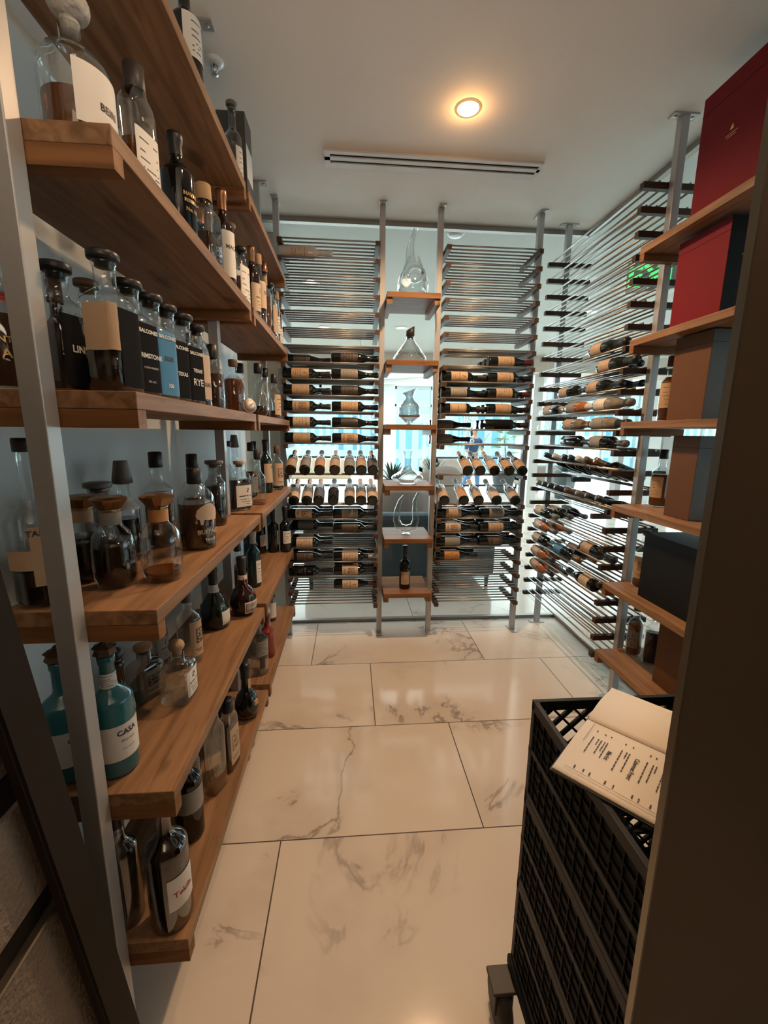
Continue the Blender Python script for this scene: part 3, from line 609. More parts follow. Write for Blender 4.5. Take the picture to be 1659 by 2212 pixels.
('D', -.505, 1.385, .034, .245, 'spirit', 'clear_glass', ('tall', 'cap_black'), lb(.1, .4, 1., 'paper_dark', 'ink_gold', 1), ('dark_amber', .5), [], 70, 'clear-shouldered dark bottle behind and beyond the animal emblem bourbon'),
('D', -.480, 1.520, .034, .228, 'jar', 'smoke_glass', ('stopper', 'cap_grey'), None, ('brown_rum', .62), [], 70, 'dark jar-shaped bottle just before the second post, fourth left shelf'),
('D', -.470, 1.812, .045, .205, 'flask', 'clear_glass', ('stopper', 'cork'), lb(.08, .52, .8, 'paper_white', 'ink', 0, .2), ('brown_rum', .64), [], 48, 'dark flat flask with pale oval label and cork, fourth left shelf past the joint'),
('D', -.425, 1.960, .032, .235, 'longneck', 'clear_glass', ('tall', 'cap_dark'), None, ('pale_liquor', .08), [], 70, 'fluted clear nearly empty bottle at the front, fourth left shelf far bay'),
('D', -.545, 1.930, .029, .285, 'longneck', 'clear_glass', ('screw', 'cap_dark'), None, ('water_clear', .4), [], 70, 'slim clear bottle right beside the second post, fourth left shelf'),
('D', -.555, 2.075, .030, .265, 'spirit', 'clear_glass', ('pourer', 'cap_grey'), None, ('pale_liquor', .4), [], 70, 'clear bottle with tall grey pourer at the back, fourth left shelf far bay'),
('D', -.505, 2.178, .030, .262, 'spirit', 'clear_glass', ('tall', 'cap_black'), lb(.1, .4, 1., 'paper_grey'), ('dark_amber', .5), [], 70, 'bottle with square black cap in the middle, fourth left shelf far bay'),
('D', -.462, 2.335, .032, .285, 'spirit', 'wine_glass_green', ('capsule', 'cap_black'), lb(.20, .56, 1.2, 'paper_cream', 'ink', 5), None, [('JIM', .016, .50, 'ink', .012)], 62, 'green-black bottle with cream label second from the far post'),
('D', -.540, 2.410, .029, .262, 'spirit', 'clear_glass', ('tall', 'cap_black'), None, ('dark_amber', .3), [], 70, 'black-capped bottle behind the cream label pair, fourth left shelf'),
('D', -.425, 2.470, .033, .238, 'spirit', 'clear_glass', ('tall', 'cap_brown'), lb(.10, .64, 1.3, 'paper_cream', 'ink_brown', 2), ('dark_amber', .1), [], 48, 'bottle with large illustrated cream label last before the far post'),
# fifth shelf
('E', -.602, .838, .042, .262, 'spirit', 'teal_glass', ('agave', 'cap_brown'), lb(.16, .46, 1.3, 'paper_white', 'ink', 5), None, [('CASA', .014, .38, 'ink', 0)], 55, 'turquoise ceramic bottle left of the near post'),
('E', -.512, .846, .042, .268, 'spirit', 'teal_glass', ('agave', 'cap_brown'), [lb(.16, .46, 1.3, 'paper_white', 'ink', 5), lb(.74, .86, 2.8, 'paper_white', 'ink', 3)], None, [('CASA', .0165, .39, 'ink', 0), ('TEQUILA', .007, .32, 'ink', 0), ('100% AGAVE', .005, .25, 'ink', 0)], 62, 'turquoise ceramic bottle just right of the near post'),
('E', -.590, 1.010, .034, .160, 'sphere', 'brown_glass', ('ball', 'cap_black'), lb(.06, .38, .75, 'paper_white', 'ink_brown', 2), None, [], 62, 'small brown bottle with pale oval label beside the turquoise bottle'),
('E', -.572, 1.110, .042, .172, 'barrel', 'smoke_glass', ('stopper', 'cork'), lb(.1, .5, .6, 'paper_grey', 'ink', 2), None, [], 62, 'squat grey glass tequila bottle behind the cork-ball one'),
('E', -.475, 1.092, .049, .170, 'barrel', 'clear_glass', ('ball', 'cork'), lb(.10, .52, .55, 'paper_white', 'ink', 0), ('water_clear', .3), [], 88, 'squat clear tequila bottle with round cork ball stopper'),
('E', -.515, 1.285, .036, .232, 'spirit', 'clear_glass', ('tall', 'cap_grey'), lb(.12, .62, .9, 'paper_tan', 'ink', 2), ('water_clear', .4), [], 75, 'tall clear bottle with tan label behind the cork-ball tequila'),
('E', -.595, 1.240, .031, .205, 'spirit', 'smoke_glass', ('tall', 'cap_grey'), lb(.2, .55, .8, 'paper_grey', 'ink', 0), None, [], 70, 'smoky clear bottle left of the tall tan label bottle'),
('E', -.515, 1.532, .053, .232, 'bell', 'wine_glass_green', ('capsule', 'cap_black'), [lb(.60, .72, 2.6, 'paper_white', 'ink', 5), lb(.08, .30, .5, 'paper_white', 'ink', 5, .6)], None, [], 40, 'round dark bell-shaped liqueur bottle with white neck ring'),
('E', -.436, 1.640, .052, .238, 'sphere', 'brown_glass', ('capsule', 'cap_dark'), [lb(.62, .70, 2.8, 'paper_white', 'ink', 5), lb(.06, .27, .62, 'paper_white', 'ink', 5), lb(.08, .25, .55, 'ink_brown', 'ink_gold', 5)], None, [('Grand', .019, .165, 'paper_white', 0)], 55, 'round brown liqueur bottle with white script label and red ribbon'),
('E', -.575, 1.655, .027, .235, 'spirit', 'smoke_glass', ('tall', 'cap_black'), lb(.2, .5, 1.2, 'paper_grey'), None, [], 70, 'slim smoky bottle behind the round liqueur bottles'),
('E', -.512, 1.870, .030, .228, 'spirit', 'clear_glass', ('tall', 'cap_black'), lb(.16, .52, 1.2, 'paper_white'), ('amber', .5), [], 75, 'amber bottle right after the second post, fifth left shelf'),
('E', -.462, 1.955, .031, .262, 'spirit', 'teal_dark_glass', ('capsule', 'cap_white'), lb(.08, .50, .75, 'paper_white', 'ink', 3), None, [], 75, 'dark teal bottle with white label and white neck, fifth left shelf'),
('E', -.530, 2.190, .036, .215, 'jar', 'teal_dark_glass', ('stopper', 'cap_white'), None, None, [], 75, 'dark teal jar bottle with broad pale lid, fifth left shelf'),
('E', -.565, 2.300, .029, .245, 'bordeaux', 'black_glass', ('capsule', 'cap_black'), lb(.2, .46, .9, 'paper_grey'), None, [], 72, 'black wine bottle behind the dark teal jar'),
('E', -.552, 2.520, .034, .265, 'bordeaux', 'wine_glass_dark', ('capsule', 'cap_black'), lb(.18, .44, .7, 'paper_cream', 'ink_brown', 0), None, [], 52, 'dark bottle with small cream label, third from the shelf end, fifth left shelf'),
('E', -.477, 2.545, .034, .272, 'bordeaux', 'wine_glass_dark', ('capsule', 'cap_black'), lb(.18, .50, .5, 'paper_grey', 'ink', 5, .5), None, [], 52, 'dark bottle between two cream label bottles at the end of the fifth left shelf'),
('E', -.404, 2.550, .034, .280, 'bordeaux', 'wine_glass_dark', ('capsule', 'cap_black'), lb(.20, .48, .8, 'paper_white', 'ink', 1), None, [], 30, 'dark wine bottle with cream label at the front far corner, fifth left shelf'),
# lowest shelf
('F', -.418, .822, .045, .318, 'spirit', 'smoke_glass', ('tall', 'cap_black'), lb(.20, .46, .75, 'paper_white', 'ink_red', 5), ('brown_rum', .58), [('Tekila', .019, .32, 'ink_red', 0)], 62, 'large dark bottle with white and red label at the near end of the lowest shelf'),
('F', -.520, .825, .036, .318, 'bordeaux', 'smoke_glass', ('capsule', 'cap_black'), None, None, [], 62, 'smoky bottle at the back near corner of the lowest left shelf'),
('F', -.452, 1.030, .037, .280, 'spirit', 'black_glass', ('tall', 'cap_grey'), lb(.34, .58, 2.2, 'paper_grey', 'ink', 5), None, [], 70, 'black-bottomed bottle with grey band, second along the lowest left shelf'),
('F', -.478, 1.115, .031, .262, 'spirit', 'clear_glass', ('tall', 'cap_black'), lb(.1, .5, 1., 'paper_grey', 'ink', 1), ('dark_amber', .3), [], 70, 'slim bottle with grey label third along the lowest left shelf'),
('F', -.426, 1.182, .036, .290, 'flask', 'clear_glass', ('stopper', 'cap_grey'), None, ('pale_liquor', .12), [], 70, 'clear tall flask nearly empty in the middle of the lowest left shelf'),
('F', -.408, 1.272, .037, .250, 'flask', 'smoke_glass', ('tall', 'cap_black'), lb(.10, .62, .62, 'paper_tan', 'ink_brown', 2), ('brown_rum', .55), [], 78, 'dark flat bottle with tan picture label on the lowest left shelf'),
('F', -.470, 1.375, .034, .262, 'spirit', 'clear_glass', ('tall', 'cap_dark'), lb(.2, .5, 1.1, 'paper_orange', 'ink_brown', 3), ('amber', .5), [], 70, 'bottle with orange label behind the tan picture flask'),
('F', -.414, 1.528, .047, .225, 'sphere', 'black_glass', ('foil', 'cap_black'), [lb(.05, .10, 3.1, 'cap_gold', 'ink', 5), lb(.56, .74, .5, 'paper_tan', 'ink_brown', 3), lb(.27, .37, .25, 'paper_orange', 'ink_gold', 2)], None, [], 68, 'round black liqueur bottle with gold band before the shelf joint'),
('F', -.430, 1.840, .041, .275, 'spirit', 'clear_glass', ('tall', 'cap_grey'), [lb(.36, .62, 2.6, 'paper_grey', 'ink', 3), lb(.14, .34, .3, 'ink', 'ink', 5, -.5)], ('water_clear', .3), [], 60, 'etched clear bottle first past the joint on the lowest left shelf'),
('F', -.420, 1.985, .034, .225, 'bordeaux', 'red_glass', ('capsule', 'cap_red'), None, None, [], 70, 'red bottle beside the etched clear one on the lowest left shelf'),
('F', -.480, 2.200, .033, .262, 'spirit', 'white_glass', ('tall', 'cap_white'), None, None, [('MAL', .018, .5, 'ink', .008)], 45, 'white bottle with dark lettering on the lowest left shelf far bay'),
('F', -.480, 2.400, .030, .235, 'spirit', 'clear_glass', ('tall', 'cap_brown'), lb(.1, .5, 1.2, 'paper_white', 'ink', 5), ('amber', .65), [], 45, 'amber and white bottle at the far end of the lowest left shelf'),
]
for (s, X, Y, R_, H_, style, gm, cap, lab, liq, txt, turn, desc) in SP:
    o = bottle('spirit_bottle' if gm not in ('wine_glass_dark',) else 'wine_bottle', style, R_, H_, gm, desc, GRP[s], cap, lab, liq)
    o.location = (X, Y, ZS[s] + .0006); o.rotation_euler = (0, 0, math.radians(turn))
    for (t, size, zf, mt, dx) in txt: wrap_text(t, size, style, R_, H_, zf, mt, o, dx, .0004 if size > .009 else 0)
    if 'animal emblem' in desc and 'black cap' in desc and 'rounded' in desc:
        # white buffalo silhouette printed on the glass
        pr = profile(style, R_, H_); bm = bmesh.new()
        sil = [(-.030,.004),(-.026,.016),(-.016,.024),(-.004,.030),(.008,.032),(.018,.026),(.026,.020),(.034,.014),(.036,.004),(.032,-.006),(.026,-.012),(.020,-.010),(.018,-.020),(.013,-.020),(.012,-.010),(.0,-.010),(-.010,-.008),(-.014,-.020),(-.019,-.020),(-.020,-.008),(-.028,-.004)]
        q = [bm.verts.new((x, 0, z)) for x, z in sil]; f = bm.faces.new(q); bmesh.ops.triangulate(bm, faces=[f])
        bmesh.ops.subdivide_edges(bm, edges=bm.edges[:], cuts=2)
        for w in bm.verts:
            z = H_*.37 + w.co.z*1.15; r = rad_at(pr, z) + .0016; x = w.co.x*1.15; w.co = (math.sin(x/r)*r, -math.cos(x/r)*r, z)
        new_obj('emblem', bm, 'paper_cream', o)
    if 'red ribbon' in desc:
        bm = bmesh.new(); pr = profile(style, R_, H_)
        tube(bm, [(math.sin(.5*t)*(rad_at(pr, H_*z)+.002), -math.cos(.5*t)*(rad_at(pr, H_*z)+.002), H_*z) for t, z in ((-.8, .66), (-.6, .56), (-.2, .46), (.3, .40), (1.0, .36), (1.8, .34))], .0022, 6)
        new_obj('ribbon', bm, 'ink_red', o)
# gift box on the top left shelf
gb = empty('gift_box', (-.445, 1.905, ZS['A']+.0006)); tag(gb, 'dark tall gift box with white label behind the clear-necked bottle, top left shelf', 'box')
boxo('carton', (-.052, .052, -.052, .052, 0, .315), 'darkgrey_card', gb, .001)
boxo('label', (.0522, .0530, -.046, .048, .10, .215), 'paper_white', gb)
# round dial thermometer
th = empty('dial_thermometer', (-.388, 1.690, ZS['C']+.0295)); tag(th, 'small round dial thermometer leaning on the third left shelf edge', 'thermometer')
th.rotation_euler = (math.radians(-78), 0, math.radians(52))
th.rotation_euler = Matrix.Rotation(math.radians(40), 4, 'Z').to_3x3().to_4x4().to_euler()
def dial(nm, prof, mt, rot): 
    bm = lathe(prof, 32); bmesh.ops.rotate(bm, verts=bm.verts[:], cent=(0, 0, 0), matrix=rot); return new_obj(nm, bm, mt, th)
rx = Matrix.Rotation(math.radians(80), 3, 'X')
dial('case', [(.024, -.008), (.028, -.006), (.028, .004), (.026, .006)], 'bolt_metal', rx)
dial('face', [(.0245, .0062), (.001, .0066)], 'paper_white', rx)
bm = box(bmesh.new(), -.001, .001, -.004, .018, .0070, .0078); bmesh.ops.rotate(bm, verts=bm.verts[:], cent=(0, 0, 0), matrix=rx @ Matrix.Rotation(math.radians(-55), 3, 'Z')); new_obj('needle', bm, 'ink', th)
bm = bmesh.new()
for k in range(10):
    a_ = math.radians(-130 + 29*k); b2 = box(bmesh.new(), 0, 0, 0, 0, 0, 0); b2.free()
    tube(bm, [(math.sin(a_)*.0185, math.cos(a_)*.0185, .0069), (math.sin(a_)*.0225, math.cos(a_)*.0225, .0069)], .0005, 4)
bmesh.ops.rotate(bm, verts=bm.verts[:], cent=(0, 0, 0), matrix=rx); new_obj('scale_marks', bm, 'ink', th)

# ================================================================== RIGHT SHELVES: boxes and bottles
def carton(zi, x0, x1, y0, y1, h, mfront, mside, desc, logo=None, side_logo=None):
    o = empty('gift_box', (x0, y0, ZR[zi]+.0006)); tag(o, desc, 'box', 'presentation boxes on the right shelves')
    lid = h*.0
    bm = box(bmesh.new(), 0, x1-x0, 0, y1-y0, 0, h, .0015)
    for f in bm.faces:
        if f.normal.y < -.7 or f.calc_center_median().y < .0005: f.material_index = 1
    new_obj('carton', bm, [mfront, mside], o)
    bm = bmesh.new(); box(bm, -.0008, x1-x0+.0008, -.0008, y1-y0+.0008, h*.86, h*.864); new_obj('lid_seam', bm, 'black_card', o)
    if logo:
        bm = bmesh.new(); lathe([(.008, 0), (.005, .012), (.001, .018)], 10, bm=bm); bmesh.ops.scale(bm, verts=bm.verts[:], vec=(.05, 1, 1)); bmesh.ops.translate(bm, verts=bm.verts[:], vec=(-.0006, logo[0], logo[1]+.012))
        for q, w in ((0, .05), (-.008, .036)): box(bm, -.0012, -.0004, logo[0]-w/2, logo[0]+w/2, logo[1]+q-.0012, logo[1]+q+.0012)
        new_obj('emblem', bm, 'ink_gold', o)
    if side_logo:
        bm = bmesh.new(); box(bm, side_logo[0]-.016, side_logo[0]+.016, -.0012, -.0004, side_logo[1]-.001, side_logo[1]+.002); box(bm, side_logo[0]-.010, side_logo[0]+.010, -.0012, -.0004, side_logo[1]-.010, side_logo[1]-.007)
        lathe([(.006, 0), (.006, .010), (.001, .014)], 10, bm=bm); 
        for w in bm.verts[-30:]: w.co = (w.co.x+side_logo[0], w.co.y*.1-.0006, w.co.z+side_logo[1]+.008)
        new_obj('side_emblem', bm, 'ink_gold', o)
carton(0, 1.33, 1.56, 1.440, 1.738, .43, 'red_card', 'brown_card', 'tall crimson presentation box with gold emblem on the top right shelf', (.15, .235))
carton(1, 1.33, 1.555, 1.530, 1.773, .335, 'red_card', 'black_card', 'crimson presentation box with black side on the second right shelf', None, (.07, .21))
carton(2, 1.33, 1.55, 1.539, 1.722, .328, 'brown_card', 'grey_card', 'tall brown box beside the amber bottle on the third right shelf')
carton(3, 1.33, 1.53, 1.530, 1.665, .332, 'brown_card', 'grey_card', 'brown box with grey side on the fourth right shelf')
carton(4, 1.33, 1.555, 1.36, 1.756, .300, 'black_card', 'black_card', 'wide black box on the fifth right shelf')
carton(5, 1.365, 1.55, 1.49, 1.640, .332, 'brown_card', 'grey_card', 'tan-brown box at the back of the lowest right shelf')
RS = [
(1, 1.435, 1.845, .030, .225, 'spirit', 'crystal', ('ball', 'crystal'), None, None, 'clear cruet bottle with glass stopper beside the lower crimson box'),
(2, 1.415, 1.838, .034, .270, 'spirit', 'clear_glass', ('tall', 'cap_brown'), lb(.22, .62, 1.3, 'paper_tan', 'ink_brown', 3), ('amber', .72), 'amber whiskey bottle with tan label on the third right shelf'),
(3, 1.455, 1.865, .041, .255, 'spirit', 'clear_glass', ('tall', 'cap_black'), lb(.18, .56, .7, 'paper_tan', 'ink_brown', 3, -.5), ('amber', .60), 'whiskey bottle with clear neck and tan label on the fourth right shelf'),
(4, 1.420, 1.868, .038, .268, 'spirit', 'clear_glass', ('stopper', 'cap_brown'), lb(.18, .58, 1.2, 'paper_tan', 'ink_brown', 2), ('amber', .16), 'almost empty clear bottle with tan label on the fifth right shelf'),
(5, 1.437, 1.878, .036, .262, 'spirit', 'clear_glass', ('tall', 'cap_black'), lb(.16, .50, .7, 'paper_grey', 'ink', 0, -.3), ('amber', .62), 'black-capped amber bottle at the far end of the lowest right shelf'),
(5, 1.462, 1.782, .037, .245, 'flask', 'clear_glass', ('stopper', 'crystal'), None, ('brown_rum', .66), 'flat clear flask of dark liquor on the lowest right shelf'),
]
for zi, X, Y, R_, H_, style, gm, cap, lab, liq, desc in RS:
    o = bottle('spirit_bottle', style, R_, H_, gm, desc, 'bottles on the right shelves', cap, lab, liq)
    o.location = (X, Y, ZR[zi]+.0006); o.rotation_euler = (0, 0, math.radians(-35))

# ================================================================== DISPLAY COLUMN: decanters and one bottle
def on_display(name, i, x, y, desc, cat='decanter'):
    o = empty(name, (x, y, ZD[i]+.0006)); return tag(o, desc, cat, 'glassware on the display column')
YD = 2.79
d = on_display('decanter', 0, .385, YD, 'tall clear swirl decanter with looping tube on the top display shelf')
new_obj('bowl', lathe([(.02, 0), (.075, .004), (.092, .04), (.096, .085), (.086, .135), (.064, .19), (.042, .24)], 36, capt=False), 'crystal', d, True)
bm = bmesh.new(); tube(bm, [(-.015, 0, .225), (-.022, 0, .28), (-.016, 0, .33), (.002, 0, .375), (.012, 0, .405)], [.036, .026, .018, .013, .016], 16, cap=False); new_obj('neck', bm, 'crystal', d)
bm = bmesh.new(); tube(bm, [(.012+.045*math.cos(a_), -.02+.03*math.sin(a_*.5), .155+.042*math.sin(a_)) for a_ in [i*2*PI/22 for i in range(26)]], .011, 10); new_obj('looping_tube', bm, 'crystal', d)
d = on_display('decanter', 1, .375, YD, 'conical clear decanter with slanted dark stopper, second display shelf')
new_obj('bowl', lathe([(.06, 0), (.105, .006), (.112, .022), (.100, .045), (.060, .100), (.032, .136), (.024, .152), (.026, .165)], 36, capt=False), 'crystal', d, True)
bm = lathe([(.020, .150), (.022, .166), (.027, .168), (.027, .212)], 24)
for w in bm.verts:
    if w.co.z > .20: w.co.z += w.co.x*.55
new_obj('stopper', bm, 'cap_dark', d)
d = on_display('decanter', 2, .378, YD, 'cut crystal decanter tapering to a point with fluted mouth, third display shelf')
pr = [(.006, 0), (.010, .010), (.022, .016), (.066, .052), (.067, .058), (.070, .088), (.062, .124), (.044, .148), (.028, .163), (.024, .176), (.036, .202), (.050, .216)]
bm = lathe(pr, 40, capt=False)
for w in bm.verts:
    a_ = math.atan2(w.co.y, w.co.x); f = 1 + .035*math.cos(14*a_ + w.co.z*90)*(1 if .02 < w.co.z < .16 else .6); w.co.x *= f; w.co.y *= f
    if w.co.z > .200: w.co.z += w.co.x*.35
new_obj('cut_body', bm, 'cut_crystal', d, True)
new_obj('band', lathe([(.0700, .052), (.0715, .057), (.0710, .062)], 36, capb=False, capt=False), 'sill_metal', d, True)
new_obj('foot', lathe([(.030, 0), (.026, .004), (.008, .010)], 24), 'crystal', d, True)
d = on_display('decanter', 3, .372, 2.76, 'wide flat-based clear decanter with ringed neck, fourth display shelf')
new_obj('bowl', lathe([(.05, 0), (.058, .003), (.058, .010), (.100, .024), (.107, .036), (.098, .050), (.062, .072), (.036, .092), (.026, .112), (.022, .130)], 40, capt=False), 'crystal', d, True)
new_obj('ringed_neck', lathe([(.022 + (.004 if i % 2 else 0), .130+.008*i) for i in range(8)] + [(.028, .20), (.036, .212)], 32, capb=False, capt=False), 'crystal', d, True)
d = on_display('decanter', 4, .372, 2.76, 'clear U-shaped decanter with two curved horns, fifth display shelf')
bm = bmesh.new(); tube(bm, [(-.018, 0, .262), (-.046, 0, .228), (-.064, 0, .165), (-.068, 0, .100), (-.050, 0, .052), (0, 0, .034), (.050, 0, .052), (.064, 0, .100), (.056, 0, .165), (.052, 0, .228), (.078, 0, .285)], [.010, .013, .019, .025, .028, .028, .028, .024, .018, .012, .009], 16, cap=False); new_obj('horned_tube', bm, 'crystal', d)
new_obj('foot', lathe([(.030, 0), (.026, .004), (.014, .010)], 24), 'crystal', d, True)
o = bottle('wine_bottle', 'bordeaux', .038, .30, 'wine_glass_dark', 'upright dark wine bottle with tan label on the lowest display shelf', 'glassware on the display column', ('capsule', 'cap_black'), lb(.12, .42, .85, 'paper_tan', 'ink_brown', 3))
o.location = (.365, 2.735, ZD[5]+.0006)

# ================================================================== WINE LYING IN THE RACKS
WR, WH = .0345, .29
ORD = ['first', 'second', 'third', 'fourth', 'fifth', 'sixth', 'seventh', 'eighth', 'ninth', 'tenth', 'eleventh', 'twelfth', 'thirteenth', 'fourteenth']
PAPN = {'paper_cream': 'cream', 'paper_tan': 'tan', 'paper_grey': 'grey', 'paper_white': 'white', 'paper_dark': 'dark', 'paper_orange': 'orange', 'paper_black': 'black', 'paper_blue': 'blue'}
CAPW = ['cap_black', 'cap_dark', 'cap_red', 'cap_black', 'cap_grey']
def lie(o, origin, axis, face):
    """place a bottle: base centre at origin, neck along axis, label towards face"""
    a_ = Vector(axis).normalized(); f = Vector(face); f = (f - a_*f.dot(a_)).normalized(); x = a_.cross(-f) * -1
    x = (-f).cross(a_)
    mtx = Matrix((x, -f, a_)).transposed().to_4x4(); mtx.translation = Vector(origin); o.matrix_world = mtx
rz = (WR+.005)**2 - .025**2
DZ = math.sqrt(rz) + .0016
SHN = {'bordeaux': 'square-shouldered', 'burgundy': 'slope-shouldered', 'champagne': 'sparkling'}
def rackrow(side, xbase, col, i, nth, n, style, paper, pat, cap, glassm='wine_glass_dark', slots=(0, 1, 2), dx=(0, .001, -.001)):
    for kk in range(n):
        s = slots[kk]
        pos = ['front', 'middle', 'back'][s]
        z = rowz(i) + DZ
        st_ = style if kk == 0 else random.choice(['bordeaux', 'burgundy', style])
        pp = paper if kk == 0 else random.choice(['paper_cream', 'paper_white', 'paper_tan'])
        d_ = f"{SHN[st_]} bottle, {PAPN[pp]} label, {pos}, {ORD[nth]} row down, {col} column, {side} rear rack"
        o = bottle('wine_bottle', st_, WR, WH, glassm, d_, f'wine lying in the {side} rear rack', ('capsule', cap if kk == 0 else random.choice(CAPW)), lb(.20, .56, 1.25, pp, 'ink_brown', pat+kk) if pp else None)
        x0 = xbase + dx[kk % 3]
        lie(o, (x0, 2.727 + .1*s, z), (1, 0, 0), (0, -1, .12))
LB = [  # row, nth, left (n, style, label, pattern, cap, slots), right
 (7, 0, (1, 'burgundy', 'paper_dark', 1, 'cap_black', (1,)), (1, 'champagne', 'paper_dark', 1, 'cap_black', (0,))),
 (8, 1, (3, 'bordeaux', 'paper_tan', 0, 'cap_dark', (0, 1, 2)), (1, 'burgundy', 'paper_grey', 3, 'cap_dark', (0,))),
 (9, 2, (3, 'bordeaux', 'paper_tan', 3, 'cap_dark', (0, 1, 2)), (1, 'burgundy', 'paper_dark', 3, 'cap_dark', (0,))),
 (10, 3, (1, 'bordeaux', 'paper_tan', 2, 'cap_dark', (0,)), (1, 'bordeaux', 'paper_tan', 3, 'cap_black', (0,))),
 (11, 4, (1, 'bordeaux', 'paper_cream', 1, 'cap_black', (0,)), (1, 'burgundy', 'paper_dark', 5, 'cap_black', (0,))),
 (12, 5, (1, 'bordeaux', 'paper_tan', 3, 'cap_black', (0,)), (1, 'burgundy', 'paper_tan', 2, 'cap_black', (0,))),
 (17, 6, (3, 'bordeaux', 'paper_cream', 2, 'cap_dark', (0, 1, 2)), (2, 'bordeaux', 'paper_grey', 3, 'cap_black', (0, 1))),
 (18, 7, (1, 'bordeaux', 'paper_grey', 5, 'cap_black', (1,)), (2, 'bordeaux', 'paper_dark', 1, 'cap_black', (0, 1))),
 (19, 8, (2, 'bordeaux', 'paper_cream', 3, 'cap_black', (0, 1)), None),
 (20, 9, (2, 'burgundy', 'paper_dark', 0, 'cap_black', (0, 1)), (2, 'bordeaux', 'paper_cream', 3, 'cap_white', (0, 1))),
 (21, 10, (1, 'bordeaux', 'paper_black', 0, 'cap_black', (0,)), (2, 'bordeaux', 'paper_cream', 2, 'cap_black', (0, 1))),
 (22, 11, None, (1, 'burgundy', 'paper_cream', 0, 'cap_red', (0,))),
]
for i, nth, l, r in LB:
    for q, xb, cn in ((l, -.4165, 'left'), (r, -.1190, 'right')):
        if q: rackrow('left', xb, cn, i, nth, q[0], q[1], q[2], q[3], q[4], slots=q[5])
RB_ = [
 (7, 0, None, (3, 'champagne', 'paper_tan', 1, 'cap_red', (0, 1, 2))),
 (8, 1, (3, 'bordeaux', 'paper_tan', 0, 'cap_dark', (0, 1, 2)), (2, 'bordeaux', 'paper_tan', 1, 'cap_black', (0, 1))),
 (9, 2, (3, 'burgundy', 'paper_grey', 3, 'cap_black', (0, 1, 2)), (3, 'bordeaux', 'paper_tan', 3, 'cap_red', (0, 1, 2))),
 (10, 3, (2, 'bordeaux', 'paper_tan', 4, 'cap_dark', (0, 1)), (3, 'burgundy', 'paper_tan', 3, 'cap_black', (0, 1, 2))),
 (11, 4, (1, 'burgundy', 'paper_grey', 3, 'cap_black', (2,)), (3, 'bordeaux', 'paper_black', 5, 'cap_dark', (0, 1, 2))),
 (12, 5, (1, 'burgundy', 'paper_grey', 3, 'cap_black', (2,)), None),
 (17, 6, (3, 'burgundy', 'paper_tan', 3, 'cap_black', (0, 1, 2)), (3, 'burgundy', 'paper_grey', 0, 'cap_black', (0, 1, 2))),
 (18, 7, (3, 'burgundy', 'paper_cream', 2, 'cap_black', (0, 1, 2)), (3, 'burgundy', 'paper_tan', 1, 'cap_black', (0, 1, 2))),
 (19, 8, (2, 'burgundy', 'paper_grey', 5, 'cap_black', (0, 1)), (3, 'burgundy', 'paper_dark', 2, 'cap_black', (0, 1, 2))),
 (20, 9, (2, 'burgundy', 'paper_orange', 0, 'cap_black', (0, 1)), None),
]
for i, nth, l, r in RB_:
    for q, xb, cn, ddx in ((l, .5695 if i not in (11, 12) else .537, 'left', (0, .001, -.001)), (r, .8635, 'right', (0, .001, -.001))):
        if q: rackrow('right', xb, cn, i, nth, q[0], q[1], q[2], q[3], q[4], slots=q[5], dx=ddx)
# the pale frosted bottle high on the left
o = bottle('wine_bottle', 'spirit', WR, .31, 'pale_glass', 'pale frosted bottle lying alone near the top of the left rear rack', 'wine lying in the left rear rack', ('capsule', 'cap_white'), lb(.2, .55, 1.2, 'paper_cream', 'ink_brown', 3))
lie(o, (-.415, 2.727, rowz(1)+DZ), (1, 0, 0), (0, -1, -.1))
# tilted label-up rows on the rear racks
TA = math.radians(21)
def tilted(side, i, nth, xs, papers, caps, styles):
    for k, x in enumerate(xs):
        pp = papers[k]
        st_ = styles[k % len(styles)]
        o = bottle('wine_bottle', st_, WR, WH, 'wine_glass_dark', f'tilted wine bottle with {PAPN[pp]} label, {ORD[k]} from left, {nth} tilted row, {side} rear rack', f'tilted wine in the {side} rear rack', ('capsule', caps[k % len(caps)]), lb(.05, .44 if st_ == 'bordeaux' else .40, 1.35, pp, 'ink_brown', (1, 3, 0)[(k+i) % 3]))
        ax = (0, math.cos(TA), math.sin(TA)); nrm = Vector((0, -math.sin(TA), math.cos(TA)))
        p = Vector((x, RY[0], rowz(i+1))) + nrm*(WR+.0065) - Vector(ax)*.034
        lie(o, p, ax, nrm)
    return
tilted('left', 13, 'upper', [-.378, -.290, -.198, -.103, -.010, .065, .1385], ['paper_tan', 'paper_grey', 'paper_orange', 'paper_tan', 'paper_grey', 'paper_tan', 'paper_dark'], ['cap_copper', 'cap_black', 'cap_dark', 'cap_copper', 'cap_grey', 'cap_black', 'cap_copper'], ['bordeaux', 'bordeaux', 'burgundy', 'bordeaux', 'bordeaux'])
tilted('left', 15, 'lower', [-.364, -.282, -.207, -.115, -.010, .064, .1365], ['paper_cream', 'paper_cream', 'paper_dark', 'paper_black', 'paper_tan', 'paper_tan', 'paper_cream'], ['cap_copper', 'cap_copper', 'cap_copper', 'cap_dark', 'cap_dark', 'cap_copper', 'cap_copper'], ['bordeaux'])
tilted('right', 13, 'upper', [.752, .835, .93, 1.028, 1.115], ['paper_tan', 'paper_cream', 'paper_cream', 'paper_tan', 'paper_tan'], ['cap_copper', 'cap_black', 'cap_copper', 'cap_red', 'cap_black'], ['bordeaux', 'bordeaux', 'bordeaux', 'burgundy', 'burgundy'])
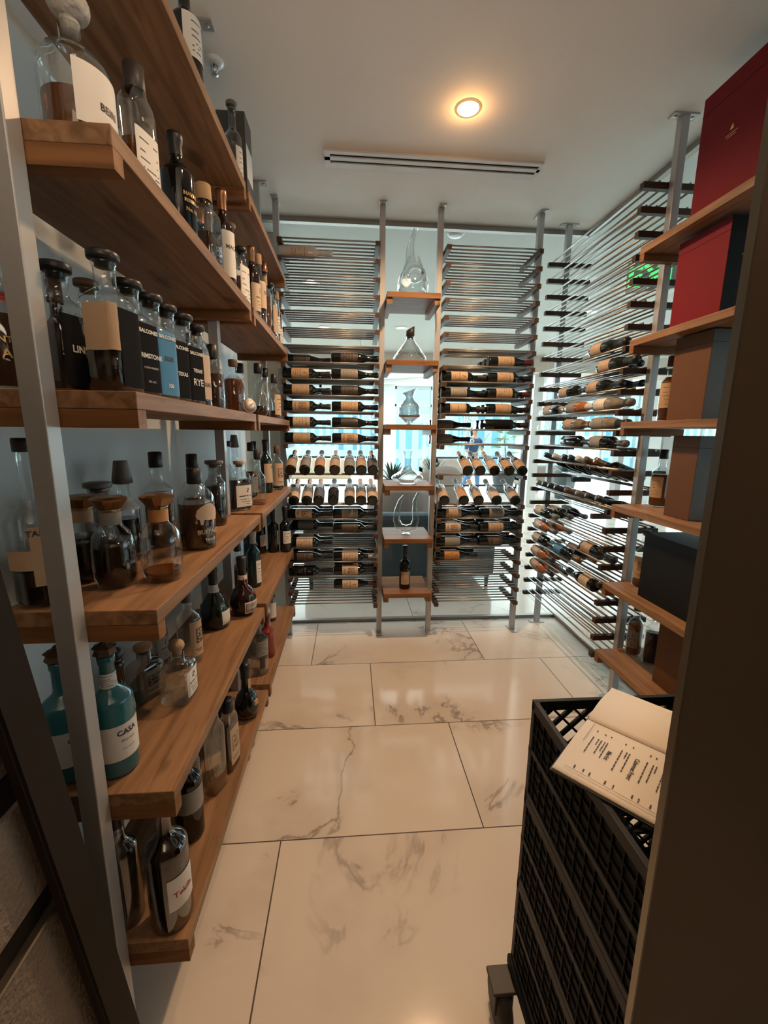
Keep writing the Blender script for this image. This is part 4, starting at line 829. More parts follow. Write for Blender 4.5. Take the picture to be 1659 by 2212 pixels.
tilted('right', 15, 'lower', [.605, .735, .835, .955, 1.082], ['paper_tan', 'paper_orange', 'paper_tan', 'paper_cream', 'paper_tan'], ['cap_black', 'cap_black', 'cap_copper', 'cap_dark', 'cap_black'], ['bordeaux', 'bordeaux', 'burgundy', 'burgundy', 'burgundy'])
# right rack: bottles lie along the wall, necks towards the doorway
XC = [1.329, 1.425, 1.521]
def rlie(i, nth, col, ybase, style, glassm, paper, cap, desc, flip=False, pat=3):
    o = bottle('wine_bottle', style, WR, WH, glassm, desc, 'wine lying in the right side rack', ('foil' if style == 'champagne' else 'capsule', cap), lb(.08, .40, 1.3, paper, 'ink_brown', pat) if paper else None)
    lie(o, (XC[col], ybase, rowz(i)+DZ), (0, 1 if flip else -1, 0), (-.85, 0, .5))
cw = ['front', 'middle', 'back']
RR = [
 (7, 0, 0, 2.330, 'champagne', 'wine_glass_dark', 'paper_tan', 'cap_black', 'single dark bottle with tan label on the highest filled row of the right side rack'),
 (8, 1, 0, 2.240, 'champagne', 'wine_glass_dark', 'paper_tan', 'cap_black', 'sparkling bottle with tan label on the second filled row, right side rack, front'),
 (8, 1, 1, 2.350, 'burgundy', 'wine_glass_dark', None, 'cap_black', 'unlabelled dark bottle behind on the second filled row, right side rack'),
 (9, 2, 0, 2.330, 'burgundy', 'wine_glass_dark', 'paper_tan', 'cap_black', 'slope-shouldered bottle with tan label on the third filled row, right side rack'),
 (9, 2, 0, 2.645, 'bordeaux', 'wine_glass_dark', 'paper_tan', 'cap_black', 'bottle at the far end of the third filled row, right side rack'),
 (9, 2, 1, 2.320, 'burgundy', 'wine_glass_dark', None, 'cap_black', 'dark bottle behind in the third filled row, right side rack'),
 (10, 3, 0, 2.850, 'champagne', 'wine_glass_dark', 'paper_tan', 'cap_gold', 'dark gold-foil bottle at the far end, fourth filled row, right side rack'),
 (10, 3, 0, 2.540, 'champagne', 'rose_glass', 'paper_grey', 'cap_white', 'amber sparkling bottle with pale foil on the fourth filled row, right side rack'),
 (10, 3, 0, 2.245, 'champagne', 'grey_glass', 'paper_white', 'cap_grey', 'grey bottle with pale foil nearest on the fourth filled row, right side rack'),
 (11, 4, 0, 2.560, 'champagne', 'grey_glass', 'paper_tan', 'cap_gold', 'pale bottle with gold-ringed foil, far on the fifth filled row, right side rack'),
 (11, 4, 0, 2.250, 'champagne', 'grey_glass', 'paper_grey', 'cap_black', 'pale bottle with black neck, near on the fifth filled row, right side rack'),
 (12, 5, 0, 2.560, 'bordeaux', 'black_glass', None, 'cap_black', 'black bottle far on the sixth filled row, right side rack'),
 (12, 5, 0, 2.250, 'bordeaux', 'black_glass', 'paper_grey', 'cap_grey', 'black bottle with grey label near on the sixth filled row, right side rack'),
 (17, 6, 0, 2.858, 'bordeaux', 'wine_glass_green', 'paper_tan', 'cap_grey', 'dark green bottle with tan label below the tilted rows, right side rack front'),
 (17, 6, 1, 2.858, 'bordeaux', 'wine_glass_green', 'paper_tan', 'cap_grey', 'dark green bottle, tan label, second deep below the tilted rows, right rack'),
 (17, 6, 2, 2.858, 'burgundy', 'wine_glass_dark', 'paper_grey', 'cap_grey', 'dark bottle deepest by the glass below the tilted rows, right side rack'),
 (18, 7, 0, 2.858, 'burgundy', 'rose_glass', 'paper_cream', 'cap_grey', 'rose wine bottle in the upper rose row of the right side rack'),
 (18, 7, 1, 2.858, 'burgundy', 'rose_glass', 'paper_cream', 'cap_grey', 'rose wine bottle second deep in the upper rose row, right side rack'),
 (18, 7, 0, 2.235, 'bordeaux', 'wine_glass_dark', 'paper_tan', 'cap_black', 'dark bottle with tan label beside the near crossbar, right side rack'),
 (19, 8, 0, 2.858, 'bordeaux', 'wine_glass_dark', 'paper_tan', 'cap_black', 'dark bottle with tan label between two rose rows, right side rack'),
 (19, 8, 0, 2.548, 'bordeaux', 'wine_glass_dark', 'paper_blue', 'cap_copper', 'dark bottle with blue-grey label and copper capsule, right side rack'),
 (19, 8, 1, 2.548, 'bordeaux', 'wine_glass_dark', 'paper_grey', 'cap_copper', 'dark bottle with copper capsule behind the blue-grey label one'),
 (20, 9, 0, 2.858, 'bordeaux', 'rose_glass', 'paper_cream', 'cap_dark', 'rose wine bottle in the middle rose row of the right side rack'),
 (20, 9, 1, 2.858, 'bordeaux', 'rose_glass', 'paper_cream', 'cap_dark', 'rose wine bottle second deep in the middle rose row, right side rack'),
 (21, 10, 0, 2.858, 'bordeaux', 'rose_glass', 'paper_cream', 'cap_black', 'rose wine bottle in the lowest filled row of the right side rack'),
 (21, 10, 1, 2.858, 'bordeaux', 'rose_glass', 'paper_cream', 'cap_black', 'rose wine bottle second deep in the lowest filled row, right side rack'),
]
for i, nth, col, yb, style, gm, paper, cap, desc in RR:
    rlie(i, nth, col, yb, style, gm, paper, cap, desc)
o = bottle('wine_bottle', 'burgundy', .036, .29, 'wine_glass_dark', 'large dark bottle showing its round base, second lowest filled row, right side rack', 'wine lying in the right side rack', ('capsule', 'cap_dark'), lb(.10, .40, 1.4, 'paper_cream', 'ink_brown', 1))
lie(o, (1.331, 2.085, rowz(20)+DZ+.003), (0, 1, 0), (-.85, 0, .5))
# two tilted rows in the right rack: bases by the glass, necks to the aisle
for i, nth, ys, caps, gms in ((13, 'upper', [2.74, 2.62, 2.50, 2.42, 2.335, 2.25, 2.15], ['cap_black', 'cap_white', 'cap_black', 'cap_black', 'cap_white', 'cap_brown', 'cap_copper'], ['wine_glass_dark']*5 + ['brown_glass']*2),
                               (15, 'lower', [2.822, 2.735, 2.65, 2.56, 2.43, 2.30, 2.20, 2.10], ['cap_grey', 'cap_dark', 'cap_black', 'cap_black', 'cap_brown', 'cap_grey', 'cap_dark', 'cap_dark'], ['smoke_glass', 'wine_glass_dark', 'wine_glass_dark', 'wine_glass_dark', 'brown_glass', 'smoke_glass', 'brown_glass', 'wine_glass_dark'])):
    for k, y in enumerate(ys):
        o = bottle('wine_bottle', 'burgundy' if k % 2 else 'bordeaux', WR, WH, gms[k], f'tilted wine bottle, {ORD[k]} from far end, {nth} tilted row of the right side rack', 'tilted wine in the right side rack', ('capsule', caps[k]), None)
        ax = Vector((-math.cos(math.radians(20)), 0, math.sin(math.radians(20)))); nrm = Vector((math.sin(math.radians(20)), 0, math.cos(math.radians(20))))
        p = Vector((RX[5], y, rowz(i+1))) + nrm*(WR+.0065) - ax*.008
        lie(o, p, ax, nrm)

# ================================================================== MILK CRATES, DOLLY, MENU
cr0 = (.388, .412, .33, .375)
def crate(name, z0, h, desc):
    x0, y0, s, sl = cr0; o = empty(name, (x0+s/2, y0+sl/2, z0)); tag(o, desc, 'crate', 'stack of black milk crates')
    q = s/2; ql = sl/2
    bm = bmesh.new()
    for a_, b_ in ((h-.022, h), (0, .014), (h*.5-.006, h*.5+.006)):
        t = .010 if b_ == h else .006
        box(bm, -q, q, -ql, -ql+t, a_, b_, .001); box(bm, -q, q, ql-t, ql, a_, b_, .001); box(bm, -q, -q+t, -ql+t, ql-t, a_, b_, .001); box(bm, q-t, q, -ql+t, ql-t, a_, b_, .001)
    for sx in (-1, 1):
        for sy in (-1, 1): box(bm, sx*q-(.014 if sx > 0 else 0), sx*q+(.014 if sx < 0 else 0), sy*ql-(.014 if sy > 0 else 0), sy*ql+(.014 if sy < 0 else 0), 0, h-.001, .002)
    new_obj('frame', bm, 'crate_rim', o)
    # lattice sides: diagonal bars front and back, square grid left and right
    for sy in (-1, 1):
        bm = bmesh.new(); y = sy*(ql-.004); step = .046
        for zz0, zz1 in ((.014, h*.5-.006), (h*.5+.006, h-.022)):
            hh = zz1-zz0; lo, hi = -q+.012, q-.012
            for k in range(-int(hh/step)-1, int(s/step)+2):
                for dr in (1, -1):
                    xa = -q + k*step + (0 if dr > 0 else hh); dxx = dr*hh; p0, p1 = Vector((xa, y, zz0)), Vector((xa+dxx, y, zz1))
                    ta, tb = (lo-xa)/dxx, (hi-xa)/dxx; t0, t1 = max(0., min(ta, tb)), min(1., max(ta, tb))
                    if t1 - t0 > .05: tube(bm, [p0.lerp(p1, t0), p0.lerp(p1, t1)], .0055 if dr > 0 else .003, 4)
        new_obj('lattice_side', bm, 'crate_plastic', o)
    for sx in (-1, 1):
        bm = bmesh.new(); x = sx*(q-.004)
        box(bm, min(x, x-sx*.002), max(x, x-sx*.002), -ql+.012, ql-.012, .012, h-.02)
        for k in range(1, 13): box(bm, x-.0032, x+.0032, -ql+.0285*k+.002, -ql+.0285*k+.0045, .012, h-.02)
        for k in range(1, 8): box(bm, x-.0032, x+.0032, -ql+.012, ql-.012, .012+k*(h-.032)/8-.0012, .012+k*(h-.032)/8+.0012)
        new_obj('grid_side', bm, 'crate_plastic', o)
    bm = bmesh.new()
    for k in range(9): box(bm, -q+.008, q-.008, -ql+.012+.041*k, -ql+.022+.041*k, .002, .008)
    for k in range(8): box(bm, -q+.010+.040*k, -q+.020+.040*k, -ql+.008, ql-.008, .003, .0075)
    new_obj('base_grid', bm, 'crate_plastic', o)
CH = .2335
for k, w in enumerate(('lowest', 'middle', 'top')):
    crate('milk_crate', .150 + k*CH, CH-.0006, f'black plastic milk crate, {w} of the stack by the doorway')
dy = empty('dolly', (cr0[0]+.165, cr0[1]+.1875, 0)); tag(dy, 'dark wheeled dolly carrying the stack of black milk crates', 'dolly')
boxo('deck', (-.172, .172, -.187, .193, .122, .149), 'crate_plastic', dy, .004)
for sx in (-1, 1):
    for sy in (-1, 1):
        cx_, cy_ = sx*.165 - (.03 if sx < 0 else -.0), sy*.160
        bm = bmesh.new(); box(bm, cx_-.030, cx_+.030, cy_-.028, cy_+.028, .112, .1215, .002)
        for t in (-1, 1): box(bm, cx_+t*.020-.0025, cx_+t*.020+.0025, cy_-.022, cy_+.022, .045, .113, .001)
        f = new_obj('caster', bm, 'caster_grey', dy)
        bm = lathe([(.010, -.016), (.046, -.016), (.052, -.010), (.052, .010), (.046, .016), (.010, .016)], 28)
        bmesh.ops.rotate(bm, verts=bm.verts[:], cent=(0, 0, 0), matrix=Matrix.Rotation(PI/2, 3, 'Y')); bmesh.ops.translate(bm, verts=bm.verts[:], vec=(cx_, cy_, .0525))
        new_obj('wheel', bm, 'caster_rubber', f)
# open menu book: crease runs along 'up', pages to either side
mb = empty('menu', (.467, .708, .8507)); tag(mb, 'open wine menu book with cream pages lying on the black crates', 'menu')
ex = Vector((-.752, -.659, 0)); ey = Vector((.659, -.752, 0)); mtx = Matrix((ex, ey, Vector((0, 0, 1)))).transposed().to_4x4(); mtx.translation = mb.location; mb.matrix_world = mtx
PWD, PHT = .172, .235
new_obj('cover', box(bmesh.new(), -.152, PWD+.003, -.003, PHT+.003, 0, .004, .001), 'menu_cover', mb)
def page(x0, x1, bow):
    bm = bmesh.new(); n = 14; top = []; bot = []
    for i in range(n+1):
        t = i/n; x = x0 + (x1-x0)*t; z = .007 + bow*math.sin(PI*min(1, t*1.15))**.8*(1-t*.55) if t < .87 else .007 + bow*.1*(1-t)
        top.append((bm.verts.new((x, 0, z)), bm.verts.new((x, PHT, z)))); bot.append((bm.verts.new((x, 0, .0042)), bm.verts.new((x, PHT, .0042))))
    for i in range(n):
        for A, s in ((top, 1), (bot, -1)):
            f = (A[i][0], A[i+1][0], A[i+1][1], A[i][1]); bm.faces.new(f if s > 0 else f[::-1]).smooth = True
        bm.faces.new((bot[i][0], bot[i+1][0], top[i+1][0], top[i][0])); bm.faces.new((top[i][1], top[i+1][1], bot[i+1][1], bot[i][1]))
    bm.faces.new((top[0][0], top[0][1], bot[0][1], bot[0][0])); bm.faces.new((top[n][1], top[n][0], bot[n][0], bot[n][1]))
    return new_obj('page', bm, 'menu_paper', mb)
page(0.001, PWD, .004); page(-.001, -.148, .010)
def pz(x):
    t = x/PWD; return .0079 + (.004*math.sin(PI*min(1, t*1.15))**.8*(1-t*.55) if t < .87 else .0004*(1-t))
def put(body, size, x, y, bold=.0):
    me = text_mesh(body, size, bold)
    for w in me.vertices: w.co = (w.co.x+x, w.co.y+y, pz(w.co.x+x)+.0002)
    me.materials.clear(); me.materials.append(M['ink']); new_obj('lettering', None, None, mb, me=me)
put('Cabernet Franc', .0095, .084, .100, .00025); put('Merlot', .0095, .082, .060, .00025)
bm = bmesh.new(); rnd = random.Random(3)
def dash(x0, x1, y, h=.0017):
    x = x0
    while x < x1:
        w = rnd.uniform(.004, .010); e = min(x+w, x1); k = max(1, int((e-x)/.002))
        zz = pz((x+e)/2)+.0002
        bm.faces.new([bm.verts.new(p) for p in ((x, y, zz), (e, y, zz), (e, y+h, zz), (x, y+h, zz))]); x = e+.0018
for y, x1 in ((.050, .098), (.0455, .080), (.040, .095), (.035, .070), (.026, .104), (.086, .106), (.0815, .07), (.074, .112), (.113, .11), (.122, .10), (.127, .07), (.138, .11), (.148, .10), (.153, .07), (.165, .11), (.177, .10), (.190, .09)):
    dash(.050, x1, y); 
    if x1 > .08: dash(.026, .031, y, .002); dash(.140, .149, y, .002)
new_obj('menu_lines', bm, 'ink', mb)
bm = bmesh.new()
for xx in (.158, .152):
    bm.faces.new([bm.verts.new(p) for p in ((xx, .014, pz(xx)+.0002), (xx+.0006, .014, pz(xx)+.0002), (xx+.0006, .22, pz(xx)+.0002), (xx, .22, pz(xx)+.0002))])
bm.faces.new([bm.verts.new(p) for p in ((.012, .016, .0125), (.075, .016, .0125), (.075, .0168, .0125), (.012, .0168, .0125))])
new_obj('border_rule', bm, 'ink_brown', mb)
# ================================================================== THE HALL BEYOND THE GLASS
HW = 14.6
struct(boxo('ceiling_hall', (-14, 16, GY+.08, 7.6, 2.78, 2.9), 'hall_ceiling'))
struct(boxo('ceiling_hall_side', (GX+.08, 16, -2.2, GY+.08, 2.78, 2.9), 'hall_ceiling'))
struct(boxo('soffit', (-14, 16, 7.6, 8.3, 2.50, 2.9), 'soffit_tan'))
struct(boxo('ceiling_hall_far', (-14, 16, 8.3, HW+.3, 2.95, 3.05), 'hall_ceiling'))
struct(boxo('wall_hall_left', (-6.2, -6.0, GY, HW, 0, 2.95), 'hall_white'))
struct(boxo('wall_hall_wood', (-2.4, -.535, 3.30, 3.42, 0, 2.775), 'hall_wood'))
# raised ring on the far ceiling
bm = bmesh.new(); r0 = lathe([(2.2, 0), (2.2, -.10), (2.0, -.12), (1.8, -.10), (1.8, 0)], 48, capb=False, capt=False, bm=bm); o = new_obj('trim_3', bm, 'hall_white', None, True); o.location = (.6, 11.0, 2.949); struct(o)
# far window wall
wf = empty('window_3', (0, HW, 0)); wf['kind'] = 'structure'
bm = bmesh.new(); bm.faces.new([bm.verts.new(c) for c in ((-6, .01, .05), (13, .01, .05), (13, .01, 2.9), (-6, .01, 2.9))]); new_obj('window_pane', bm, 'pane_glass', wf)
bm = bmesh.new()
x = -6.
while x < 13: box(bm, x-.04, x+.04, -.05, .06, 0, 2.95); x += 1.25
box(bm, -6, 13, -.05, .06, 0, .10); box(bm, -6, 13, -.05, .06, 2.28, 2.36); box(bm, -6, 13, -.05, .06, 2.85, 2.95)
new_obj('window_frame', bm, 'mullion', wf)
struct(boxo('pillar_1', (4.55, 5.1, 11.0, 11.5, 0, 2.95), 'hall_white')); struct(boxo('pillar_2', (.95, 1.35, 13.2, 13.6, 0, 2.95), 'hall_white'))
struct(boxo('pillar_3', (3.42, 3.60, 7.9, 8.05, 0, 2.5), 'trim_white')); struct(boxo('pillar_4', (-3.0, -2.5, 12., 12.5, 0, 2.95), 'hall_white'))
# right side wall with pale and grey panels, tall windows between
bm = bmesh.new(); struct(boxo('wall_hall_right', (13, 13.2, -2, HW, 0, 2.95), 'hall_white'))
for k, (x, w, m_) in enumerate(((6.1, .35, 'hall_white'), (6.5, .35, 'hall_grey'), (8.2, .5, 'hall_white'), (8.75, .4, 'hall_grey'), (5.55, .12, 'hall_grey'))):
    struct(boxo(f'pillar_{5+k}', (x, x+w, 8.4, 8.6, 0, 2.78), m_))
for k, (x, w, m_) in enumerate(((4.9, .3, 'hall_grey'), (5.25, .35, 'hall_white'), (6.3, .25, 'hall_white'))):
    struct(boxo(f'pillar_{10+k}', (x, x+w, 5.2, 5.35, 0, 2.78), m_))
# towers outside the windows
rnd = random.Random(11)
for k in range(16):
    w = rnd.uniform(2.8, 3.9); x = -20 + k*4.1; y = rnd.uniform(34, 44); h = rnd.uniform(2.0, 4.4); d_ = rnd.uniform(3, 5)
    bm = box(bmesh.new(), -w/2, w/2, 0, d_, -30, h)
    o = new_obj('exterior_tower', bm, ['tower_a', 'tower_b', 'tower_c'][k % 3]); o.location = (x, y, 0)
    tag(o, f'pale blue striped city tower seen through the far windows, {["first","second","third","fourth","fifth","sixth","seventh","eighth","ninth","tenth","eleventh","twelfth","thirteenth","fourteenth","fifteenth","sixteenth"][k]} from left', 'building', 'city towers outside the windows')
# lights in the hall ceiling
for k, (x, y, w) in enumerate(((-.364, 4.26, 'nearest behind the left rear rack'), (-.352, 5.99, 'farther one behind the left rear rack'), (.672, 5.89, 'seen through the display column'), (2.30, 5.58, 'between right rear rack and side rack'), (2.70, 4.88, 'seen through the side rack rods'), (4.05, 7.3, 'farthest, seen above the side rack'))):
    o = empty('ceiling_light', (x, y, 2.78)); tag(o, f'small hall ceiling light beyond the glass, {w}', 'ceiling light', 'hall ceiling lights')
    new_obj('trim_ring', lathe([(.085, -.0005), (.082, -.008), (.056, -.008)], 24, capb=False, capt=False), 'trim_white', o, True)
    new_obj('lamp', lathe([(.058, -.003), (.001, -.006)], 24, capb=False), 'far_light', o)
o = empty('smoke_detector', (.726, 3.16, 2.78)); tag(o, 'round white smoke detector on the hall ceiling just beyond the glass', 'smoke detector')
new_obj('housing', lathe([(.062, -.0005), (.062, -.012), (.045, -.030), (.02, -.032)], 28, capb=False), 'trim_white', o, True); new_obj('grille', lathe([(.055, -.0125), (.056, -.018), (.05, -.02)], 28, capb=False, capt=False), 'mullion', o, True)
# green exit sign hanging in the side hall
ex_ = empty('exit_sign', (2.17, 3.06, 2.52)); tag(ex_, 'green illuminated exit sign seen through the side rack rods by the red box', 'sign')
ex_.rotation_euler = (0, 0, math.radians(-35))
boxo('housing', (-.20, .20, -.02, .02, -.10, .11), 'sign_body', ex_, .004)
bm = bmesh.new(); tube(bm, [(0, 0, .108), (0, 0, .255)], .008); new_obj('stem', bm, 'sign_body', ex_)
me = text_mesh('EXIT', .19, .006)
for w in me.vertices: w.co = (w.co.x, -.0215, w.co.y)
me.materials.clear(); me.materials.append(M['exit_green']); new_obj('lettering', None, None, ex_, me=me)
# seating
def cushion(bm, x0, x1, y0, y1, z0, z1, bev=.05):
    b2 = bmesh.new(); box(b2, x0, x1, y0, y1, z0, z1, bev); me = bpy.data.meshes.new('c'); b2.to_mesh(me); b2.free(); bm.from_mesh(me); bpy.data.meshes.remove(me); return bm
def sofa(loc, rot, w, mat, cush, label, backh=.70, cat='sofa', name='sofa'):
    o = empty(name, loc); o.rotation_euler = (0, 0, rot); tag(o, label, cat)
    new_obj('seat', cushion(bmesh.new(), -w/2, w/2, .10, .85, .18, .42), cush, o)
    new_obj('backrest', cushion(bmesh.new(), -w/2, w/2, 0, .18, .10, backh), mat, o)
    for s in (-1, 1):
        new_obj('arm', cushion(bmesh.new(), s*w/2-(.16 if s > 0 else 0), s*w/2+(.16 if s < 0 else 0), .05, .85, .10, .58), mat, o)
        for y in (.06, .78):
            bm = bmesh.new(); tube(bm, [(s*(w/2-.06), y, 0), (s*(w/2-.06), y, .12)], [.015, .022], 10); new_obj('leg', bm, 'cap_black', o)
    return o
sofa((.45, 3.62, 0), 0, 1.75, 'slate_fabric', 'slate_fabric', 'dark slate sofa seen from behind, just beyond the rear glass', .70)
def armchair(loc, rot, label, back=.78, mat='taupe_fabric'):
    o = empty('armchair', loc); o.rotation_euler = (0, 0, rot); tag(o, label, 'armchair', 'hall armchairs')
    bm = bmesh.new(); n = 14; prev = None
    for i in range(n+1):
        a_ = PI*1.05*(i/n) + PI*.975; hgt = .50 + (back-.50)*max(0, math.sin(PI*i/n))**.6
        ring = [bm.verts.new((math.cos(a_)*r_, math.sin(a_)*r_ + .35, z)) for r_, z in ((.40, .12), (.43, hgt-.06), (.40, hgt), (.35, hgt), (.32, hgt-.05), (.32, .12))]
        if prev:
            for q in range(6): bm.faces.new((prev[q], ring[q], ring[(q+1) % 6], prev[(q+1) % 6])).smooth = True
        else: bm.faces.new(ring[::-1])
        prev = ring
    bm.faces.new(prev); new_obj('backrest', bm, mat, o)
    new_obj('seat', cushion(bmesh.new(), -.31, .31, .10, .70, .20, .44, .05), mat, o)
    new_obj('pillow', cushion(bmesh.new(), -.20, .20, .10, .22, .44, .74, .05), 'beige_fabric', o)
    for sx in (-1, 1):
        for y in (.15, .60):
            bm = bmesh.new(); tube(bm, [(sx*.26, y, 0), (sx*.24, y, .22)], [.012, .018], 8); new_obj('leg', bm, 'cap_black', o)
armchair((.62, 4.75, 0), 0, 'rounded taupe armchair right behind the slate sofa', .80)
armchair((1.42, 6.3, 0), math.radians(12), 'taupe armchair with tan pillow near the spiky plants', .92)
sofa((2.9, 12.4, 0), 0, 1.5, 'taupe_fabric', 'taupe_fabric', 'taupe sofa far off behind the walking person', .66)
sofa((4.9, 10.0, 0), 0, 1.2, 'taupe_fabric', 'taupe_fabric', 'taupe sofa far off to the right of the walking person', .66)
sofa((-.9, 11.9, 0), 0, 1.8, 'beige_fabric', 'beige_fabric', 'beige sofa far off behind the left rear rack', .70)
# plants
def blade_plant(loc, n, L_, label, mat='leaf_green', pot=(.22, .40), seed=1):
    o = empty('potted_plant', loc); tag(o, label, 'plant', 'spiky hall plants'); rnd = random.Random(seed)
    new_obj('pot', lathe([(pot[0]*.7, 0), (pot[0], pot[1]*.9), (pot[0], pot[1]), (pot[0]*.85, pot[1]), (pot[0]*.8, pot[1]*.9)], 24), 'pot_dark', o, True)
    bm = bmesh.new()
    for k in range(n):
        a_ = 2.4*k; el = rnd.uniform(.35, 1.35); l = L_*rnd.uniform(.7, 1.1); w = .03
        p = Vector((0, 0, pot[1]*.9)); dv = Vector((math.cos(a_)*math.cos(el), math.sin(a_)*math.cos(el), math.sin(el))); sv = Vector((-math.sin(a_), math.cos(a_), 0)); prev = None
        for s in range(6):
            t = s/5; q = p + dv*l*t + Vector((0, 0, -.25*l*t*t)); ww = w*(1-t)**.6 + .001
            c = (bm.verts.new(q-sv*ww), bm.verts.new(q+sv*ww))
            if prev: bm.faces.new((prev[0], prev[1], c[1], c[0]))
            prev = c
    new_obj('leaves', bm, mat, o)
blade_plant((.70, 7.0, 0), 46, .55, 'spiky dark plant left of the taupe armchair', pot=(.25, .62), seed=2)
blade_plant((1.60, 8.1, 0), 46, .55, 'spiky dark plant right behind the taupe armchair', pot=(.25, .62), seed=3)
blade_plant((4.75, 9.0, 0), 30, .6, 'spiky plant in a box planter seen past the side rack', pot=(.25, .62), seed=5)
o = empty('leafy_tree', (3.72, 10.0, 0)); tag(o, 'tall broad-leaved indoor tree to the right of the walking person', 'plant')
new_obj('pot', lathe([(.2, 0), (.28, .45), (.28, .5), (.24, .5), (.22, .42)], 24), 'pot_dark', o, True)
bm = bmesh.new(); tube(bm, [(0, 0, .42), (.02, .01, .9), (-.03, 0, 1.25), (.0, .02, 1.5)], [.025, .02, .016, .01], 8); new_obj('stem', bm, 'hall_wood', o)
bm = bmesh.new(); rnd = random.Random(9)
for k in range(26):
    a_ = 2.4*k; z = .95 + .026*k; l = rnd.uniform(.22, .38); dv = Vector((math.cos(a_), math.sin(a_), rnd.uniform(-.2, .5))).normalized(); sv = Vector((-math.sin(a_), math.cos(a_), .2)); base = Vector((0, 0, z)) + dv*.08
    q = [base, base+dv*l*.3+sv*.09, base+dv*l*.7+sv*.08, base+dv*l, base+dv*l*.7-sv*.08, base+dv*l*.3-sv*.09]; bm.faces.new([bm.verts.new(p) for p in q])
new_obj('leaves', bm, 'leaf_bright', o)
# bubble pendants
for k, (x, y, z, w) in enumerate(((3.35, 7.2, 1.75, 'beside the white pillar'), (1.95, 7.0, 1.62, 'behind the right rear rack'), (.15, 6.6, 1.98, 'behind the left rear rack'))):
    o = empty('bubble_pendant', (x, y, z)); tag(o, f'cluster of clear glass bubbles hanging in the hall {w}', 'pendant', 'glass bubble pendants')
    bm = bmesh.new(); tube(bm, [(0, 0, 0), (0, 0, 2.78-z if y < 7.6 else .9)], .003, 5); new_obj('cord', bm, 'mullion', o); rnd = random.Random(20+k)
    bm = bmesh.new()
    for q in range(12):
        c = Vector((rnd.uniform(-.10, .10), rnd.uniform(-.1, .1), rnd.uniform(-.35, .05))); bmesh.ops.create_uvsphere(bm, u_segments=12, v_segments=8, radius=rnd.uniform(.03, .06), matrix=Matrix.Translation(c))
    new_obj('bubbles', bm, 'crystal', o, True)
# person walking with a broom over the shoulder
def skin(name, pts, edges, mat, parent=None, root=0, sub=2):
    me = bpy.data.meshes.new(name); me.from_pydata([p[:3] for p in pts], edges, []); o = bpy.data.objects.new(name, me); C.objects.link(o)
    o.modifiers.new('s', 'SKIN'); o.modifiers.new('d', 'SUBSURF').levels = sub; o.modifiers['d'].render_levels = sub
    sv = me.skin_vertices[0].data
    for i, p in enumerate(pts): sv[i].radius = (p[3], p[4] if len(p) > 4 else p[3]); sv[i].use_root = (i == root)
    dg = bpy.context.evaluated_depsgraph_get(); m2 = bpy.data.meshes.new_from_object(o.evaluated_get(dg)); bpy.data.objects.remove(o)
    for p in m2.polygons: p.use_smooth = True
    m2.materials.clear(); m2.materials.append(M[mat]); o = bpy.data.objects.new(name, m2); C.objects.link(o)
    if parent: o.parent = parent
    return o
PY = 9.7; PX = 2.84
pts = [(0, 0, .82, .12, .10), (0, 0, .98, .10, .085), (.01, 0, 1.16, .125, .10), (.015, 0, 1.28, .10, .07), (.02, -.01, 1.36, .042), (.02, -.02, 1.42, .055, .06), (.02, -.02, 1.50, .075, .085), (.02, -.015, 1.57, .055, .06),
 (-.155, 0, 1.25, .045), (-.20, -.03, 1.02, .036), (-.10, -.17, .95, .028), (-.03, -.20, .97, .026),
 (.175, 0, 1.25, .045), (.22, -.05, 1.03, .036), (.12, -.19, 1.05, .028), (.08, -.21, 1.09, .026),
 (-.10, 0, .76, .085), (-.17, -.10, .44, .055), (-.24, .06, .10, .036), (-.25, -.05, .035, .034, .028),
 (.10, 0, .76, .085), (.16, .04, .44, .055), (.20, .06, .10, .036), (.21, -.05, .035, .034, .028)]
ed = [(0,1),(1,2),(2,3),(3,4),(4,5),(5,6),(6,7),(3,8),(8,9),(9,10),(10,11),(3,12),(12,13),(13,14),(14,15),(0,16),(16,17),(17,18),(18,19),(0,20),(20,21),(21,22),(22,23)]
pr_ = skin('person', pts, ed, 'skin'); pr_.location = (PX, PY, 0); pr_.rotation_euler = (0, 0, math.radians(14))
tag(pr_, 'person in blue top and jeans walking through the hall holding a broom', 'person')
skin('blue_top', [(0, 0, .80, .135, .115), (0, 0, .98, .112, .10), (.01, 0, 1.16, .138, .112), (.015, 0, 1.29, .108, .08), (-.158, 0, 1.25, .055), (-.20, -.03, 1.03, .045), (.178, 0, 1.25, .055), (.22, -.05, 1.04, .045)], [(0,1),(1,2),(2,3),(3,4),(4,5),(3,6),(6,7)], 'shirt_blue', pr_)
skin('jeans', [(0, 0, .83, .125, .105), (-.10, 0, .75, .095), (-.17, -.10, .44, .066), (-.235, .05, .12, .05), (.10, 0, .75, .095), (.16, .04, .44, .066), (.20, .06, .12, .05)], [(0,1),(1,2),(2,3),(0,4),(4,5),(5,6)], 'denim', pr_)
skin('hair', [(.02, .025, 1.56, .098, .085), (.02, .045, 1.47, .105, .06), (.03, .055, 1.36, .085, .045), (.03, .05, 1.22, .06, .03)], [(0,1),(1,2),(2,3)], 'hair_dark', pr_)
bm = bmesh.new()
for s in (-1, 1): bmesh.ops.create_uvsphere(bm, u_segments=10, v_segments=8, radius=.009, matrix=Matrix.Translation((.02+s*.028, -.094, 1.51)))
new_obj('eyes', bm, 'eye_dark', pr_, True)
bm = bmesh.new(); tube(bm, [(.02, -.09, 1.515), (.02, -.112, 1.478), (.02, -.098, 1.472)], [.006, .011, .006], 8); new_obj('nose', bm, 'skin', pr_)
